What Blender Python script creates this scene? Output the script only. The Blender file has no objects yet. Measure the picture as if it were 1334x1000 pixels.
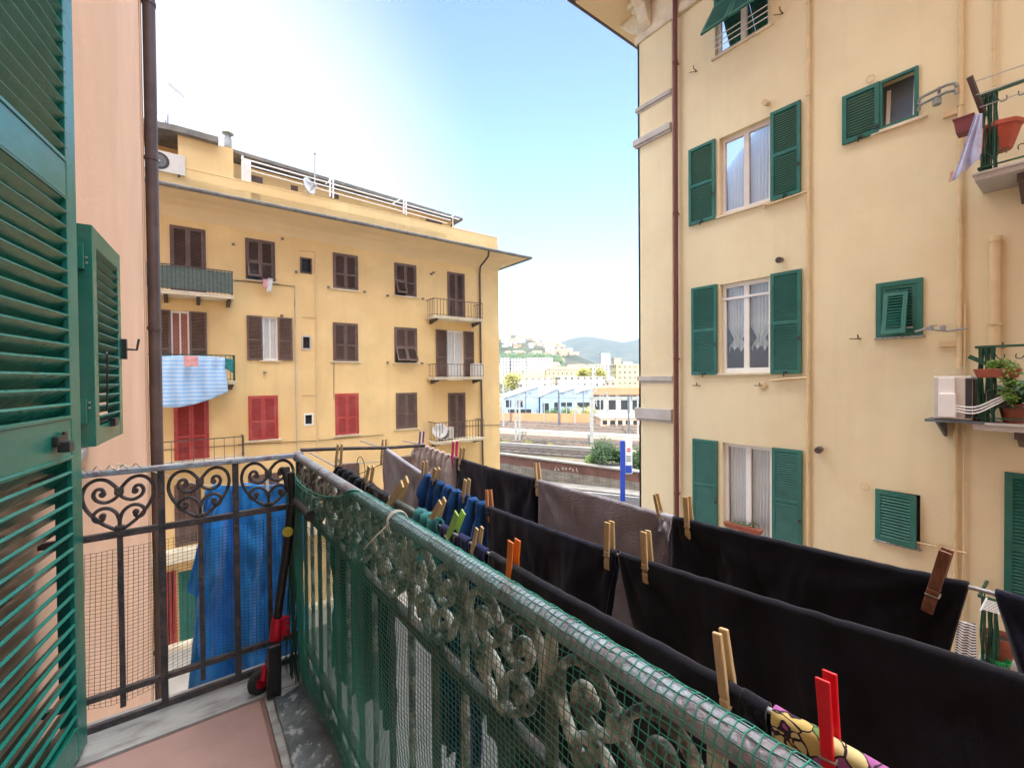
import bpy, math, random
from mathutils import Vector, Matrix, noise
random.seed(7)
V = Vector
col = bpy.context.scene.collection
R = math.radians
sc = bpy.context.scene
# ------------------------------------------------------------------ camera
F_PX = 575.0
CAM = V((0, 0, 10.0))
AZ, PITCH, ROLL = R(36.8), R(0.75), R(0.48)
Fh = V((math.sin(AZ), math.cos(AZ), 0)); Rt = V((math.cos(AZ), -math.sin(AZ), 0)); Up = V((0, 0, 1))
Fw = Fh * math.cos(PITCH) - Up * math.sin(PITCH)
U0 = Up * math.cos(PITCH) + Fh * math.sin(PITCH)
Rc = Rt * math.cos(ROLL) - U0 * math.sin(ROLL)
Uc = U0 * math.cos(ROLL) + Rt * math.sin(ROLL)
cd = bpy.data.cameras.new('camera'); cam = bpy.data.objects.new('camera', cd); col.objects.link(cam)
m = Matrix((Rc, Uc, -Fw)).transposed().to_4x4(); m.translation = CAM
cam.matrix_world = m
cd.sensor_width = 36; cd.lens = F_PX / 1334 * 36; cd.clip_start = 0.02; cd.clip_end = 30000
sc.camera = cam
def P(px, py, X=None, Y=None, Z=None, D=None):
    """point on a world plane (X=, Y=, Z= relative to eye height) seen at a place of the survey photo"""
    d = Fw + Rc * ((px - 667) / F_PX) + Uc * ((500 - py) / F_PX)
    if X is not None: t = X / d.x
    elif Y is not None: t = Y / d.y
    elif Z is not None: t = Z / d.z
    else: t = D
    return CAM + d * t

# ------------------------------------------------------------------ materials
MATS = {}
def nt(mt):
    mt.use_nodes = True
    n = mt.node_tree.nodes; l = mt.node_tree.links
    return n, l, n['Principled BSDF']
def mat(name, c, rough=.6, var=.12, scale=3., bump=0., bscale=40., metal=0., c2=None, c2amt=.5, c2scale=.6, spec=None, stretch=None, detail=6, edge=(.45,.62), streak=None):
    mt = bpy.data.materials.new(name); n, l, b = nt(mt)
    tc = n.new('ShaderNodeTexCoord'); mp = n.new('ShaderNodeMapping')
    geo = n.new('ShaderNodeNewGeometry')
    l.new(geo.outputs['Position'], mp.inputs['Vector'])
    if stretch: mp.inputs['Scale'].default_value = stretch
    nz = n.new('ShaderNodeTexNoise'); nz.inputs['Scale'].default_value = scale; nz.inputs['Detail'].default_value = detail
    l.new(mp.outputs[0], nz.inputs['Vector'])
    rp = n.new('ShaderNodeValToRGB')
    rp.color_ramp.elements[0].position = .3; rp.color_ramp.elements[1].position = .7
    rp.color_ramp.elements[0].color = (*[max(0, x * (1 - var)) for x in c], 1)
    rp.color_ramp.elements[1].color = (*[min(1, x * (1 + var)) for x in c], 1)
    l.new(nz.outputs['Fac'], rp.inputs[0]); out = rp.outputs[0]
    if c2:
        n2 = n.new('ShaderNodeTexNoise'); n2.inputs['Scale'].default_value = c2scale; n2.inputs['Detail'].default_value = 8
        n2.inputs['Roughness'].default_value = .62
        l.new(mp.outputs[0], n2.inputs['Vector'])
        r2 = n.new('ShaderNodeMapRange'); r2.inputs[1].default_value = edge[0]; r2.inputs[2].default_value = edge[1]; r2.inputs[4].default_value = c2amt
        l.new(n2.outputs['Fac'], r2.inputs[0])
        mx = n.new('ShaderNodeMixRGB'); mx.inputs[2].default_value = (*c2, 1)
        l.new(r2.outputs[0], mx.inputs[0]); l.new(out, mx.inputs[1]); out = mx.outputs[0]
    if streak:
        mp2 = n.new('ShaderNodeMapping'); mp2.inputs['Scale'].default_value = (2.6, 2.6, .16); l.new(geo.outputs['Position'], mp2.inputs['Vector'])
        n4 = n.new('ShaderNodeTexNoise'); n4.inputs['Scale'].default_value = 1.; n4.inputs['Detail'].default_value = 9; n4.inputs['Roughness'].default_value = .65; l.new(mp2.outputs[0], n4.inputs['Vector'])
        r4 = n.new('ShaderNodeMapRange'); r4.inputs[1].default_value = .52; r4.inputs[2].default_value = .75; r4.inputs[4].default_value = streak[1]; l.new(n4.outputs['Fac'], r4.inputs[0])
        m4 = n.new('ShaderNodeMixRGB'); m4.inputs[2].default_value = (*streak[0], 1); l.new(r4.outputs[0], m4.inputs[0]); l.new(out, m4.inputs[1]); out = m4.outputs[0]
    l.new(out, b.inputs['Base Color'])
    b.inputs['Roughness'].default_value = rough; b.inputs['Metallic'].default_value = metal
    if spec is not None: b.inputs['Specular IOR Level'].default_value = spec
    if bump:
        n3 = n.new('ShaderNodeTexNoise'); n3.inputs['Scale'].default_value = bscale; n3.inputs['Detail'].default_value = 5
        l.new(geo.outputs['Position'], n3.inputs['Vector'])
        bp = n.new('ShaderNodeBump'); bp.inputs['Strength'].default_value = bump; bp.inputs['Distance'].default_value = .02
        l.new(n3.outputs['Fac'], bp.inputs['Height']); l.new(bp.outputs[0], b.inputs['Normal'])
    MATS[name] = mt
    return mt
def M(name): return MATS[name]

mat('plaster_left', (.78, .56, .27), .9, .08, .9, .2, 30, c2=(.74, .49, .22), c2amt=.7, c2scale=.3, streak=((.52, .38, .22), .25))
mat('plaster_right', (.79, .70, .465), .9, .04, .7, .12, 26, c2=(.72, .60, .39), c2amt=.6, c2scale=.45, streak=((.55, .46, .32), .2))
mat('plaster_right_trim', (.50, .48, .46), .8, .08, 3, .15, 60, c2=(.4, .36, .32), c2amt=.5, c2scale=2)
mat('plaster_pink', (.77, .49, .345), .9, .05, 1.2, .12, 30, c2=(.68, .42, .27), c2amt=.6, c2scale=.9, streak=((.55, .38, .26), .12))
mat('soffit', (.72, .55, .33), .9, .05, 1, .1, 20)
mat('cream', (.74, .66, .5), .85, .08, 2, .15, 30, c2=(.45, .38, .3), c2amt=.5, c2scale=1.5)
mat('roof_slate', (.16, .155, .145), .85, .25, 6, .5, 20, c2=(.26, .24, .2), c2amt=.7, c2scale=2)
mat('roof_tile', (.34, .19, .13), .85, .2, 1, 0)
mat('brown_shutter', (.12, .07, .055), .6, .15, 8, .1, 80, c2=(.2, .13, .11), c2amt=.5, c2scale=1.5)
mat('red_shutter', (.42, .05, .045), .6, .15, 8, .1, 80, c2=(.5, .12, .1), c2amt=.5, c2scale=1.5)
mat('green_shutter', (.012, .125, .095), .5, .12, 5, .05, 60, c2=(.03, .17, .14), c2amt=.6, c2scale=2)
mat('green_gloss', (.008, .155, .115), .27, .12, 4, .08, 30, c2=(.03, .17, .14), c2amt=.6, c2scale=9)
mat('green_metal', (.012, .075, .045), .5, .2, 10, .1, 60)
mat('dark_iron', (.045, .04, .042), .5, .3, 40, .35, 160, c2=(.13, .085, .07), c2amt=.6, c2scale=28, metal=.1)
mat('pale_iron', (.46, .46, .42), .65, .25, 30, .5, 120, c2=(.07, .07, .065), c2amt=.9, c2scale=24, edge=(.46,.56))  # flaked paint; caught light and shadow contrast put into its colour
mat('grey_iron', (.27, .32, .38), .38, .15, 20, .35, 120, c2=(.17, .11, .12), c2amt=.7, c2scale=22, edge=(.48,.6))
mat('red_pipe', (.14, .035, .03), .45, .15, 5)
mat('brown_pipe', (.085, .055, .052), .42, .15, 5, .08, 40, c2=(.13, .09, .085), c2amt=.6, c2scale=3)
mat('beige_pipe', (.68, .52, .3), .6, .08, 5)
mat('white_paint', (.8, .8, .79), .4, .04, 5)
mat('pink_white', (.72, .66, .62), .4, .04, 5)
mat('ac_white', (.62, .58, .53), .5, .06, 5, c2=(.45, .42, .38), c2amt=.4, c2scale=5)
mat('black_plastic', (.015, .015, .016), .4, .1, 10)
mat('grille', (.03, .03, .035), .5, .1, 10)
mat('asphalt', (.06, .06, .062), .9, .2, 2, .3, 60, c2=(.1, .1, .1), c2amt=.6, c2scale=.3)
mat('pavement', (.3, .29, .27), .9, .12, 1.5, .2, 40, c2=(.2, .19, .18), c2amt=.5, c2scale=.5)
mat('ballast', (.085, .075, .068), .95, .4, 1.5, .6, 12, c2=(.14, .12, .09), c2amt=.8, c2scale=.12)
mat('yard', (.2, .17, .12), .95, .25, .4, .5, 6, c2=(.12, .14, .06), c2amt=.8, c2scale=.08)
mat('terrain', (.03, .045, .025), .95, .5, .02, 0, c2=(.09, .085, .05), c2amt=.7, c2scale=.008)
mat('steel_rail', (.2, .15, .12), .5, .2, 5)
mat('mast_metal', (.3, .31, .3), .5, .2, 3)
mat('mast_dark', (.1, .12, .14), .5, .2, 3)
mat('concrete', (.34, .32, .29), .9, .1, 1, .2, 20, c2=(.3, .28, .25), c2amt=.5, c2scale=.6)
mat('stone_wall', (.24, .21, .18), .95, .4, 1.6, .8, 5, c2=(.36, .32, .27), c2amt=.8, c2scale=2.5)
mat('brick_dark', (.17, .085, .065), .9, .3, 2, .5, 8, c2=(.26, .15, .11), c2amt=.6, c2scale=1.2)
mat('sign_blue', (.015, .06, .42), .35, .05, 5)
mat('sign_white', (.8, .8, .8), .35, .03, 5)
mat('sign_red', (.55, .03, .05), .4, .03, 5)
mat('blue_cladding', (.2, .28, .4), .5, .1, .5, c2=(.26, .34, .45), c2amt=.5, c2scale=.3)
mat('white_roof', (.6, .61, .61), .6, .08, .3)
mat('orange_roof', (.42, .2, .1), .8, .1, .5)
mat('leaf_green', (.045, .1, .025), .6, .4, 3)
mat('leaf_bright', (.12, .22, .03), .6, .4, 9)
mat('leaf_yellow', (.25, .24, .05), .7, .3, 1)
mat('leaf_agave', (.05, .13, .07), .5, .3, 12)
mat('trunk', (.12, .09, .06), .9, .3, 5)
mat('terracotta', (.3, .085, .05), .75, .15, 10, .1, 50)
mat('terracotta_red', (.45, .09, .05), .55, .1, 10)
mat('pot_purple', (.2, .05, .06), .5, .1, 10)
mat('soil', (.05, .035, .025), .95, .3, 30, .5, 60)
mat('tile_pink', (.38, .235, .21), .42, .1, 8, .06, 60, c2=(.26, .17, .15), c2amt=.7, c2scale=4)
mat('grout', (.2, .12, .1), .9, .1, 20)
mat('marble', (.36, .36, .35), .5, .15, 5, .15, 50, c2=(.16, .15, .15), c2amt=.75, c2scale=7, stretch=(1, 3, 1))
mat('plastic_sheet', (.12, .14, .15), .35, .3, 10, .4, 30, c2=(.4, .42, .44), c2amt=.8, c2scale=30, edge=(.55,.6))
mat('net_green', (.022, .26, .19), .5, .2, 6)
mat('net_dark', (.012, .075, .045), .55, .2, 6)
def cloth_mat(name, c, var=.15, bump=.3, bs=900, c2=None, rough=.92):
    mt = mat(name, c, rough, var, 14, bump, bs, c2=c2, c2amt=.5, c2scale=30, spec=.2)
    b = mt.node_tree.nodes['Principled BSDF']
    try:
        b.inputs['Sheen Weight'].default_value = .25; b.inputs['Sheen Roughness'].default_value = .4
    except Exception: pass
    return mt
cloth_mat('cloth_black', (.009, .010, .017), .3); cloth_mat('cloth_navyblack', (.010, .013, .03), .3)
cloth_mat('cloth_navy', (.012, .02, .09)); cloth_mat('cloth_denim', (.015, .075, .24), .45)
cloth_mat('cloth_grey', (.48, .49, .6)); cloth_mat('cloth_mauve', (.33, .31, .36), .25, .5, 300, c2=(.4, .38, .43))
cloth_mat('cloth_taupe', (.6, .5, .46), .2, .5, 400)
cloth_mat('cloth_blue', (.04, .32, .92), .2); cloth_mat('cloth_teal', (.03, .19, .2), .3)
cloth_mat('cloth_white', (.65, .65, .66)); cloth_mat('cloth_lilac', (.5, .53, .74)); cloth_mat('cloth_pinkish', (.65, .33, .33))
cloth_mat('cloth_skyblue', (.25, .5, .8)); cloth_mat('cloth_greygreen', (.12, .16, .145))
mat('towel_red', (.5, .03, .07), .9)
mat('wood_peg', (.64, .47, .25), .65, .22, 60, .1, 200, stretch=(6, 6, .7), c2=(.5, .32, .14), c2amt=.5, c2scale=60)
mat('wood_peg_orange', (.6, .26, .1), .6, .15, 60, stretch=(6, 6, .7))
mat('wood_peg_brown', (.2, .085, .05), .55, .25, 60, .1, 200, stretch=(5, 5, .7), c2=(.3, .15, .09), c2amt=.6, c2scale=50)
mat('peg_orange', (.85, .22, .02), .35, .05, 10); mat('peg_lime', (.4, .68, .14), .35, .05, 10)
mat('peg_red', (.8, .005, .02), .3, .05, 10); mat('peg_pink', (.75, .03, .22), .35, .05, 10); mat('peg_purple', (.12, .1, .5), .35, .05, 10)
mat('spring', (.4, .38, .33), .4, .1, 30, metal=.7)
mat('wire', (.42, .42, .47), .4, .15, 60, .2, 300)
mat('rope', (.6, .57, .5), .8, .1, 60)
mat('scooter_black', (.012, .012, .014), .28, .1, 10); mat('scooter_red', (.5, .01, .03), .3, .1, 10, metal=.4)
mat('rubber', (.02, .02, .02), .8, .1, 10); mat('yellow_label', (.5, .42, .03), .5, .1, 50)
mat('curtain', (.6, .6, .6), .9, .06, 3, .1, 200)
mat('room_dark', (.05, .045, .045), .9, .1, 2); mat('room_red', (.13, .03, .03), .8, .1, 4)  # dark backing for openings, the unlit interior put into the colour
mat('glass_dark', (.03, .035, .04), .08, .2, 2)
mat('glass_blue', (.1, .15, .22), .1, .2, 2)
mat('antenna', (.45, .45, .46), .4, .1, 5, metal=.3); mat('dish', (.6, .6, .6), .5, .1, 5)
mat('far_white', (.42, .4, .36), .9, .1, .02)
mat('cable', (.05, .045, .04), .7, .1, 5)
mat('green_tub', (.02, .4, .12), .4, .05, 5)
# window glass: mix of clear and mirror by Fresnel
g = bpy.data.materials.new('window_glass'); n, l, b = nt(g)
n.remove(b); tr = n.new('ShaderNodeBsdfTransparent'); tr.inputs[0].default_value = (.93, .95, .95, 1)
gl = n.new('ShaderNodeBsdfGlossy'); gl.inputs['Roughness'].default_value = .03
fr = n.new('ShaderNodeFresnel'); fr.inputs[0].default_value = 1.75
mx = n.new('ShaderNodeMixShader'); l.new(fr.outputs[0], mx.inputs[0]); l.new(tr.outputs[0], mx.inputs[1]); l.new(gl.outputs[0], mx.inputs[2])
l.new(mx.outputs[0], n['Material Output'].inputs[0]); MATS['window_glass'] = g
g.use_screen_refraction = False if hasattr(g, 'use_screen_refraction') else False

def wave_mat(name, ca, cb, scale, direction='Z', dist=0., thresh=.5, rough=.9, noise_c=None):
    """two-colour stripes in world position (woven or printed stripes, bricks' courses)"""
    mt = bpy.data.materials.new(name); n, l, b = nt(mt)
    geo = n.new('ShaderNodeNewGeometry'); w = n.new('ShaderNodeTexWave'); w.bands_direction = direction
    w.inputs['Scale'].default_value = scale; w.inputs['Distortion'].default_value = dist
    l.new(geo.outputs['Position'], w.inputs['Vector'])
    r = n.new('ShaderNodeValToRGB'); r.color_ramp.interpolation = 'CONSTANT'
    r.color_ramp.elements[0].color = (*ca, 1); r.color_ramp.elements[1].color = (*cb, 1); r.color_ramp.elements[1].position = thresh
    l.new(w.outputs['Fac'], r.inputs[0]); l.new(r.outputs[0], b.inputs['Base Color']); b.inputs['Roughness'].default_value = rough
    MATS[name] = mt
wave_mat('sheet_stripe', (.3, .52, .82), (.5, .66, .85), 2.2, 'Z', 1.0, .55)
wave_mat('stripe_bw', (.7, .7, .7), (.04, .04, .05), 9, 'Z', 0, .6)
# printed cloth: yellow, mauve, green patches with dark outlines
pm = bpy.data.materials.new('cloth_print'); n, l, b = nt(pm)
geo = n.new('ShaderNodeNewGeometry')
nz = n.new('ShaderNodeTexNoise'); nz.inputs['Scale'].default_value = 28; l.new(geo.outputs['Position'], nz.inputs['Vector'])
mxv = n.new('ShaderNodeMixRGB'); mxv.inputs[0].default_value = .06; l.new(geo.outputs['Position'], mxv.inputs[1]); l.new(nz.outputs['Color'], mxv.inputs[2])
vo = n.new('ShaderNodeTexVoronoi'); vo.inputs['Scale'].default_value = 55; l.new(mxv.outputs[0], vo.inputs['Vector'])
ve = n.new('ShaderNodeTexVoronoi'); ve.feature = 'DISTANCE_TO_EDGE'; ve.inputs['Scale'].default_value = 55; l.new(mxv.outputs[0], ve.inputs['Vector'])
sp = n.new('ShaderNodeSeparateColor'); l.new(vo.outputs['Color'], sp.inputs[0])
r = n.new('ShaderNodeValToRGB'); r.color_ramp.interpolation = 'CONSTANT'
els = r.color_ramp.elements; els[0].color = (.62, .47, .16, 1); els[0].position = 0
els[1].color = (.38, .11, .33, 1); els[1].position = .38
e = els.new(.68); e.color = (.16, .3, .08, 1); e = els.new(.82); e.color = (.7, .58, .28, 1)
l.new(sp.outputs[0], r.inputs[0])
gt = n.new('ShaderNodeMath'); gt.operation = 'GREATER_THAN'; gt.inputs[1].default_value = .055; l.new(ve.outputs['Distance'], gt.inputs[0])
mc = n.new('ShaderNodeMixRGB'); mc.inputs[1].default_value = (.03, .015, .03, 1); l.new(gt.outputs[0], mc.inputs[0]); l.new(r.outputs[0], mc.inputs[2])
l.new(mc.outputs[0], b.inputs['Base Color']); b.inputs['Roughness'].default_value = .9; MATS['cloth_print'] = pm
# rough stone courses / brick courses
def brick_mat(name, ca, cb, cm, scale, rowh=.25, w=.5, mortar=.02):
    mt = bpy.data.materials.new(name); n, l, b = nt(mt)
    tc = n.new('ShaderNodeTexCoord'); br = n.new('ShaderNodeTexBrick')
    sx = n.new('ShaderNodeSeparateXYZ'); cb_ = n.new('ShaderNodeCombineXYZ'); ad = n.new('ShaderNodeMath')
    geo = n.new('ShaderNodeNewGeometry'); l.new(geo.outputs['Position'], sx.inputs[0])
    l.new(sx.outputs[0], ad.inputs[0]); l.new(sx.outputs[1], ad.inputs[1]); l.new(ad.outputs[0], cb_.inputs[0]); l.new(sx.outputs[2], cb_.inputs[1])
    l.new(cb_.outputs[0], br.inputs['Vector'])
    br.inputs['Color1'].default_value = (*ca, 1); br.inputs['Color2'].default_value = (*cb, 1); br.inputs['Mortar'].default_value = (*cm, 1)
    br.inputs['Scale'].default_value = scale; br.inputs['Row Height'].default_value = rowh; br.inputs['Brick Width'].default_value = w
    br.inputs['Mortar Size'].default_value = mortar
    nz = n.new('ShaderNodeTexNoise'); nz.inputs['Scale'].default_value = 1.3; nz.inputs['Detail'].default_value = 8; l.new(geo.outputs['Position'], nz.inputs['Vector'])
    mm = n.new('ShaderNodeMixRGB'); mm.blend_type = 'MULTIPLY'; mm.inputs[0].default_value = .7
    rr = n.new('ShaderNodeMapRange'); rr.inputs[1].default_value = .3; rr.inputs[2].default_value = .7; rr.inputs[3].default_value = .55; rr.inputs[4].default_value = 1.2
    l.new(nz.outputs['Fac'], rr.inputs[0]); l.new(br.outputs[0], mm.inputs[1]); l.new(rr.outputs[0], mm.inputs[2])
    l.new(mm.outputs[0], b.inputs['Base Color']); b.inputs['Roughness'].default_value = .95
    bp = n.new('ShaderNodeBump'); bp.inputs['Strength'].default_value = .6; l.new(nz.outputs['Fac'], bp.inputs['Height']); l.new(bp.outputs[0], b.inputs['Normal'])
    MATS[name] = mt
brick_mat('stone_courses', (.26, .22, .18), (.16, .14, .12), (.3, .28, .25), 1.6)
brick_mat('brick_courses', (.2, .08, .06), (.14, .06, .05), (.2, .15, .12), 5)
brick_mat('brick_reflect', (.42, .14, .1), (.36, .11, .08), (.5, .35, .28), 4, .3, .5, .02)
# house fronts far away: plaster with dark window openings laid out in object space
def house_mat(name, c):
    mt = bpy.data.materials.new(name); n, l, b = nt(mt)
    tc = n.new('ShaderNodeTexCoord'); br = n.new('ShaderNodeTexBrick'); br.offset = 0
    sx = n.new('ShaderNodeSeparateXYZ'); cb_ = n.new('ShaderNodeCombineXYZ'); ad = n.new('ShaderNodeMath')
    l.new(tc.outputs['Object'], sx.inputs[0]); l.new(sx.outputs[0], ad.inputs[0]); l.new(sx.outputs[1], ad.inputs[1])
    l.new(ad.outputs[0], cb_.inputs[0]); l.new(sx.outputs[2], cb_.inputs[1]); l.new(cb_.outputs[0], br.inputs['Vector'])
    dk = (.07, .07, .08)
    br.inputs['Color1'].default_value = (*dk, 1); br.inputs['Color2'].default_value = (.16, .14, .13, 1); br.inputs['Mortar'].default_value = (*c, 1)
    br.inputs['Scale'].default_value = 1; br.inputs['Row Height'].default_value = 3.2; br.inputs['Brick Width'].default_value = 3.0
    br.inputs['Mortar Size'].default_value = .92; br.inputs['Mortar Smooth'].default_value = 0
    gn = n.new('ShaderNodeSeparateXYZ'); l.new(tc.outputs['Normal'], gn.inputs[0])
    ab = n.new('ShaderNodeMath'); ab.operation = 'GREATER_THAN'; ab.inputs[1].default_value = .3; l.new(gn.outputs[2], ab.inputs[0])
    m2 = n.new('ShaderNodeMixRGB'); l.new(ab.outputs[0], m2.inputs[0]); l.new(br.outputs[0], m2.inputs[1]); m2.inputs[2].default_value = (*[x * .75 for x in c], 1)
    l.new(m2.outputs[0], b.inputs['Base Color']); b.inputs['Roughness'].default_value = .9
    MATS[name] = mt
HC = [(.42, .37, .26), (.40, .30, .17), (.44, .42, .37), (.36, .24, .15), (.44, .38, .2), (.32, .33, .35), (.38, .29, .23)]
for i, c in enumerate(HC): house_mat('house_%d' % i, c)

# ------------------------------------------------------------------ mesh builder
def root_loc(o):
    while o.parent is not None: o = o.parent
    return o.location.copy()
def tag(o, label=None, cat=None, group=None, kind=None):
    if label is not None: o["label"] = label
    if cat: o['category'] = cat
    if group: o['group'] = group
    if kind: o['kind'] = kind
    return o
def thing(name, label, cat, loc, group=None):
    o = bpy.data.objects.new(name, None); o.empty_display_size = .2; col.objects.link(o); o.location = loc
    return tag(o, label, cat, group)
class MB:
    def __init__(s): s.v = []; s.f = []
    def add(s, vs, fs):
        b = len(s.v); s.v += [V(p) for p in vs]; s.f += [[b + i for i in f] for f in fs]; return s
    def quad(s, a, b, c, d): return s.add([a, b, c, d], [[0, 1, 2, 3]])
    def obox(s, c, ax, ay, az, hx, hy, hz, taper=1.):
        c = V(c); vs = []
        for sz in (-1, 1):
            k = taper if sz > 0 else 1
            for sx, sy in ((-1, -1), (1, -1), (1, 1), (-1, 1)):
                vs.append(c + ax * (sx * hx * k) + ay * (sy * hy * k) + az * (sz * hz))
        return s.add(vs, [[0, 3, 2, 1], [4, 5, 6, 7], [0, 1, 5, 4], [1, 2, 6, 5], [2, 3, 7, 6], [3, 0, 4, 7]])
    def box(s, x0, x1, y0, y1, z0, z1):
        return s.obox(((x0 + x1) / 2, (y0 + y1) / 2, (z0 + z1) / 2), V((1, 0, 0)), V((0, 1, 0)), V((0, 0, 1)), abs(x1 - x0) / 2, abs(y1 - y0) / 2, abs(z1 - z0) / 2)
    def bar(s, a, b, w, h, up=V((0, 0, 1))):
        a = V(a); b = V(b); d = (b - a); L = d.length; d.normalize()
        x = d.cross(up)
        if x.length < 1e-4: x = d.cross(V((1, 0, 0)))
        x.normalize(); u = x.cross(d).normalized()
        return s.obox((a + b) / 2, x, u, d, w / 2, h / 2, L / 2)
    def tube(s, pts, r, n=8, closed=False, cap=True, flat=None, ref=None):
        """sweep; r number or list; flat=(a,b) makes an elliptical section, a along ref"""
        pts = [V(p) for p in pts]; k = len(pts); base = len(s.v); prev = None
        for i, p in enumerate(pts):
            if closed: d = pts[(i + 1) % k] - pts[i - 1]
            else: d = pts[min(i + 1, k - 1)] - pts[max(i - 1, 0)]
            if d.length < 1e-9: d = V((0, 0, 1))
            d.normalize()
            if ref is not None: x = (ref - d * ref.dot(d))
            elif prev is None:
                x = d.cross(V((0, 0, 1)))
                if x.length < 1e-3: x = d.cross(V((1, 0, 0)))
            else: x = prev - d * prev.dot(d)
            if x.length < 1e-6: x = d.orthogonal()
            x.normalize(); prev = x; y = d.cross(x)
            rr = r[i] if isinstance(r, (list, tuple)) else r
            a, b = (flat[0] * rr, flat[1] * rr) if flat else (rr, rr)
            for j in range(n):
                t = 2 * math.pi * (j + .5) / n
                s.v.append(p + x * (math.cos(t) * a) + y * (math.sin(t) * b))
        segs = k if closed else k - 1
        for i in range(segs):
            for j in range(n):
                a0 = base + i * n + j; a1 = base + i * n + (j + 1) % n
                b0 = base + ((i + 1) % k) * n + j; b1 = base + ((i + 1) % k) * n + (j + 1) % n
                s.f.append([a0, a1, b1, b0])
        if cap and not closed:
            s.f.append([base + j for j in range(n)][::-1]); s.f.append([base + (k - 1) * n + j for j in range(n)])
        return s
    def lathe(s, c, prof, n=20, axis=V((0, 0, 1)), cap=True):
        c = V(c); axis = axis.normalized(); x = axis.orthogonal().normalized(); y = axis.cross(x); b = len(s.v)
        for r, h in prof:
            for j in range(n):
                t = 2 * math.pi * j / n; s.v.append(c + axis * h + x * (r * math.cos(t)) + y * (r * math.sin(t)))
        for i in range(len(prof) - 1):
            for j in range(n):
                s.f.append([b + i * n + j, b + i * n + (j + 1) % n, b + (i + 1) * n + (j + 1) % n, b + (i + 1) * n + j])
        if cap:
            s.f.append([b + j for j in range(n)][::-1]); s.f.append([b + (len(prof) - 1) * n + j for j in range(n)])
        return s
    def prism(s, poly, ext):
        """poly: list of points (world), ext: extrusion vector"""
        k = len(poly); poly = [V(p) for p in poly]
        return s.add(poly + [p + ext for p in poly], [list(range(k))[::-1], list(range(k, 2 * k))] + [[i, (i + 1) % k, k + (i + 1) % k, k + i] for i in range(k)])
    def sphere(s, c, r, n=10, sq=1.):
        return s.lathe(c, [(max(.001, r * math.sin(math.pi * i / n)), -r * sq * math.cos(math.pi * i / n)) for i in range(n + 1)], n * 2)
    def build(s, name, m, parent=None, smooth=False, bevel=0, label=None, origin=None):
        if parent is not None: o0 = root_loc(parent)
        elif origin is not None: o0 = V(origin)
        else:
            xs = [p.x for p in s.v]; ys = [p.y for p in s.v]; zs = [p.z for p in s.v]
            o0 = V(((min(xs) + max(xs)) / 2, (min(ys) + max(ys)) / 2, min(zs)))
        me = bpy.data.meshes.new(name); me.from_pydata([tuple(p - o0) for p in s.v], [], s.f)
        me.validate(); me.update()
        if smooth:
            for p in me.polygons: p.use_smooth = True
            if smooth != 'all':
                try: me.set_sharp_from_angle(angle=R(40))
                except Exception: pass
        ms = m if isinstance(m, (list, tuple)) else [m]
        for x in ms: me.materials.append(M(x) if isinstance(x, str) else x)
        o = bpy.data.objects.new(name, me); col.objects.link(o)
        if parent is not None: o.parent = parent
        else: o.location = o0
        if bevel:
            b = o.modifiers.new('bevel', 'BEVEL'); b.width = bevel; b.segments = 2; b.limit_method = 'ANGLE'; b.angle_limit = R(40)
        if label is not None: o["label"] = label
        return o
def flat_group(s): pass
X_, Y_, Z_ = V((1, 0, 0)), V((0, 1, 0)), V((0, 0, 1))
def catmull(pts, k=8):
    pts = [V(p) for p in pts]; out = []
    for i in range(len(pts) - 1):
        p0 = pts[max(i - 1, 0)]; p1 = pts[i]; p2 = pts[i + 1]; p3 = pts[min(i + 2, len(pts) - 1)]
        for j in range(k):
            t = j / k
            out.append(.5 * ((2 * p1) + (p2 - p0) * t + (2 * p0 - 5 * p1 + 4 * p2 - p3) * t * t + (3 * p1 - p0 - 3 * p2 + p3) * t ** 3))
    out.append(pts[-1]); return out
def lerp(a, b, t): return a + (b - a) * t

# louvred shutter leaf. o: bottom corner, u: width dir, v: up dir, nrm: normal (outward face), slats slope down towards nrm
def leaf(mb, o, u, v, nrm, w, h, t=.035, st=.05, rails=(0., .5, 1.), rh=None, pitch=.05, slat_t=.007, tilt=40, frame=None):
    o = V(o); rh = rh or st
    fr = frame or mb
    fr.obox(o + u * (st / 2) + v * (h / 2), u, nrm, v, st / 2, t / 2, h / 2)
    fr.obox(o + u * (w - st / 2) + v * (h / 2), u, nrm, v, st / 2, t / 2, h / 2)
    edges = []
    for k in rails:
        c = rh / 2 + k * (h - rh)
        fr.obox(o + u * (w / 2) + v * c, u, nrm, v, w / 2 - st, t / 2 - .001, rh / 2); edges.append(c)
    ca, sa = math.cos(R(tilt)), math.sin(R(tilt))
    sd = (nrm * ca - v * sa).normalized(); sn = (v * ca + nrm * sa).normalized()
    for a, b in zip(edges[:-1], edges[1:]):
        lo = a + rh / 2; hi = b - rh / 2; k = max(1, int((hi - lo) / pitch)); dz = (hi - lo) / k
        for i in range(k):
            mb.obox(o + u * (w / 2) + v * (lo + dz * (i + .5)), u, sd, sn, w / 2 - st, min(t * .68, dz * .75), slat_t / 2)
HAZE, DUST, AIR, OZ, SKYS, EXPO, SKY_FILL, VEIL = 1.0e-4, 1.4, 1.0, 3.5, .10, 2.14, 26., 2.8
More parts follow.
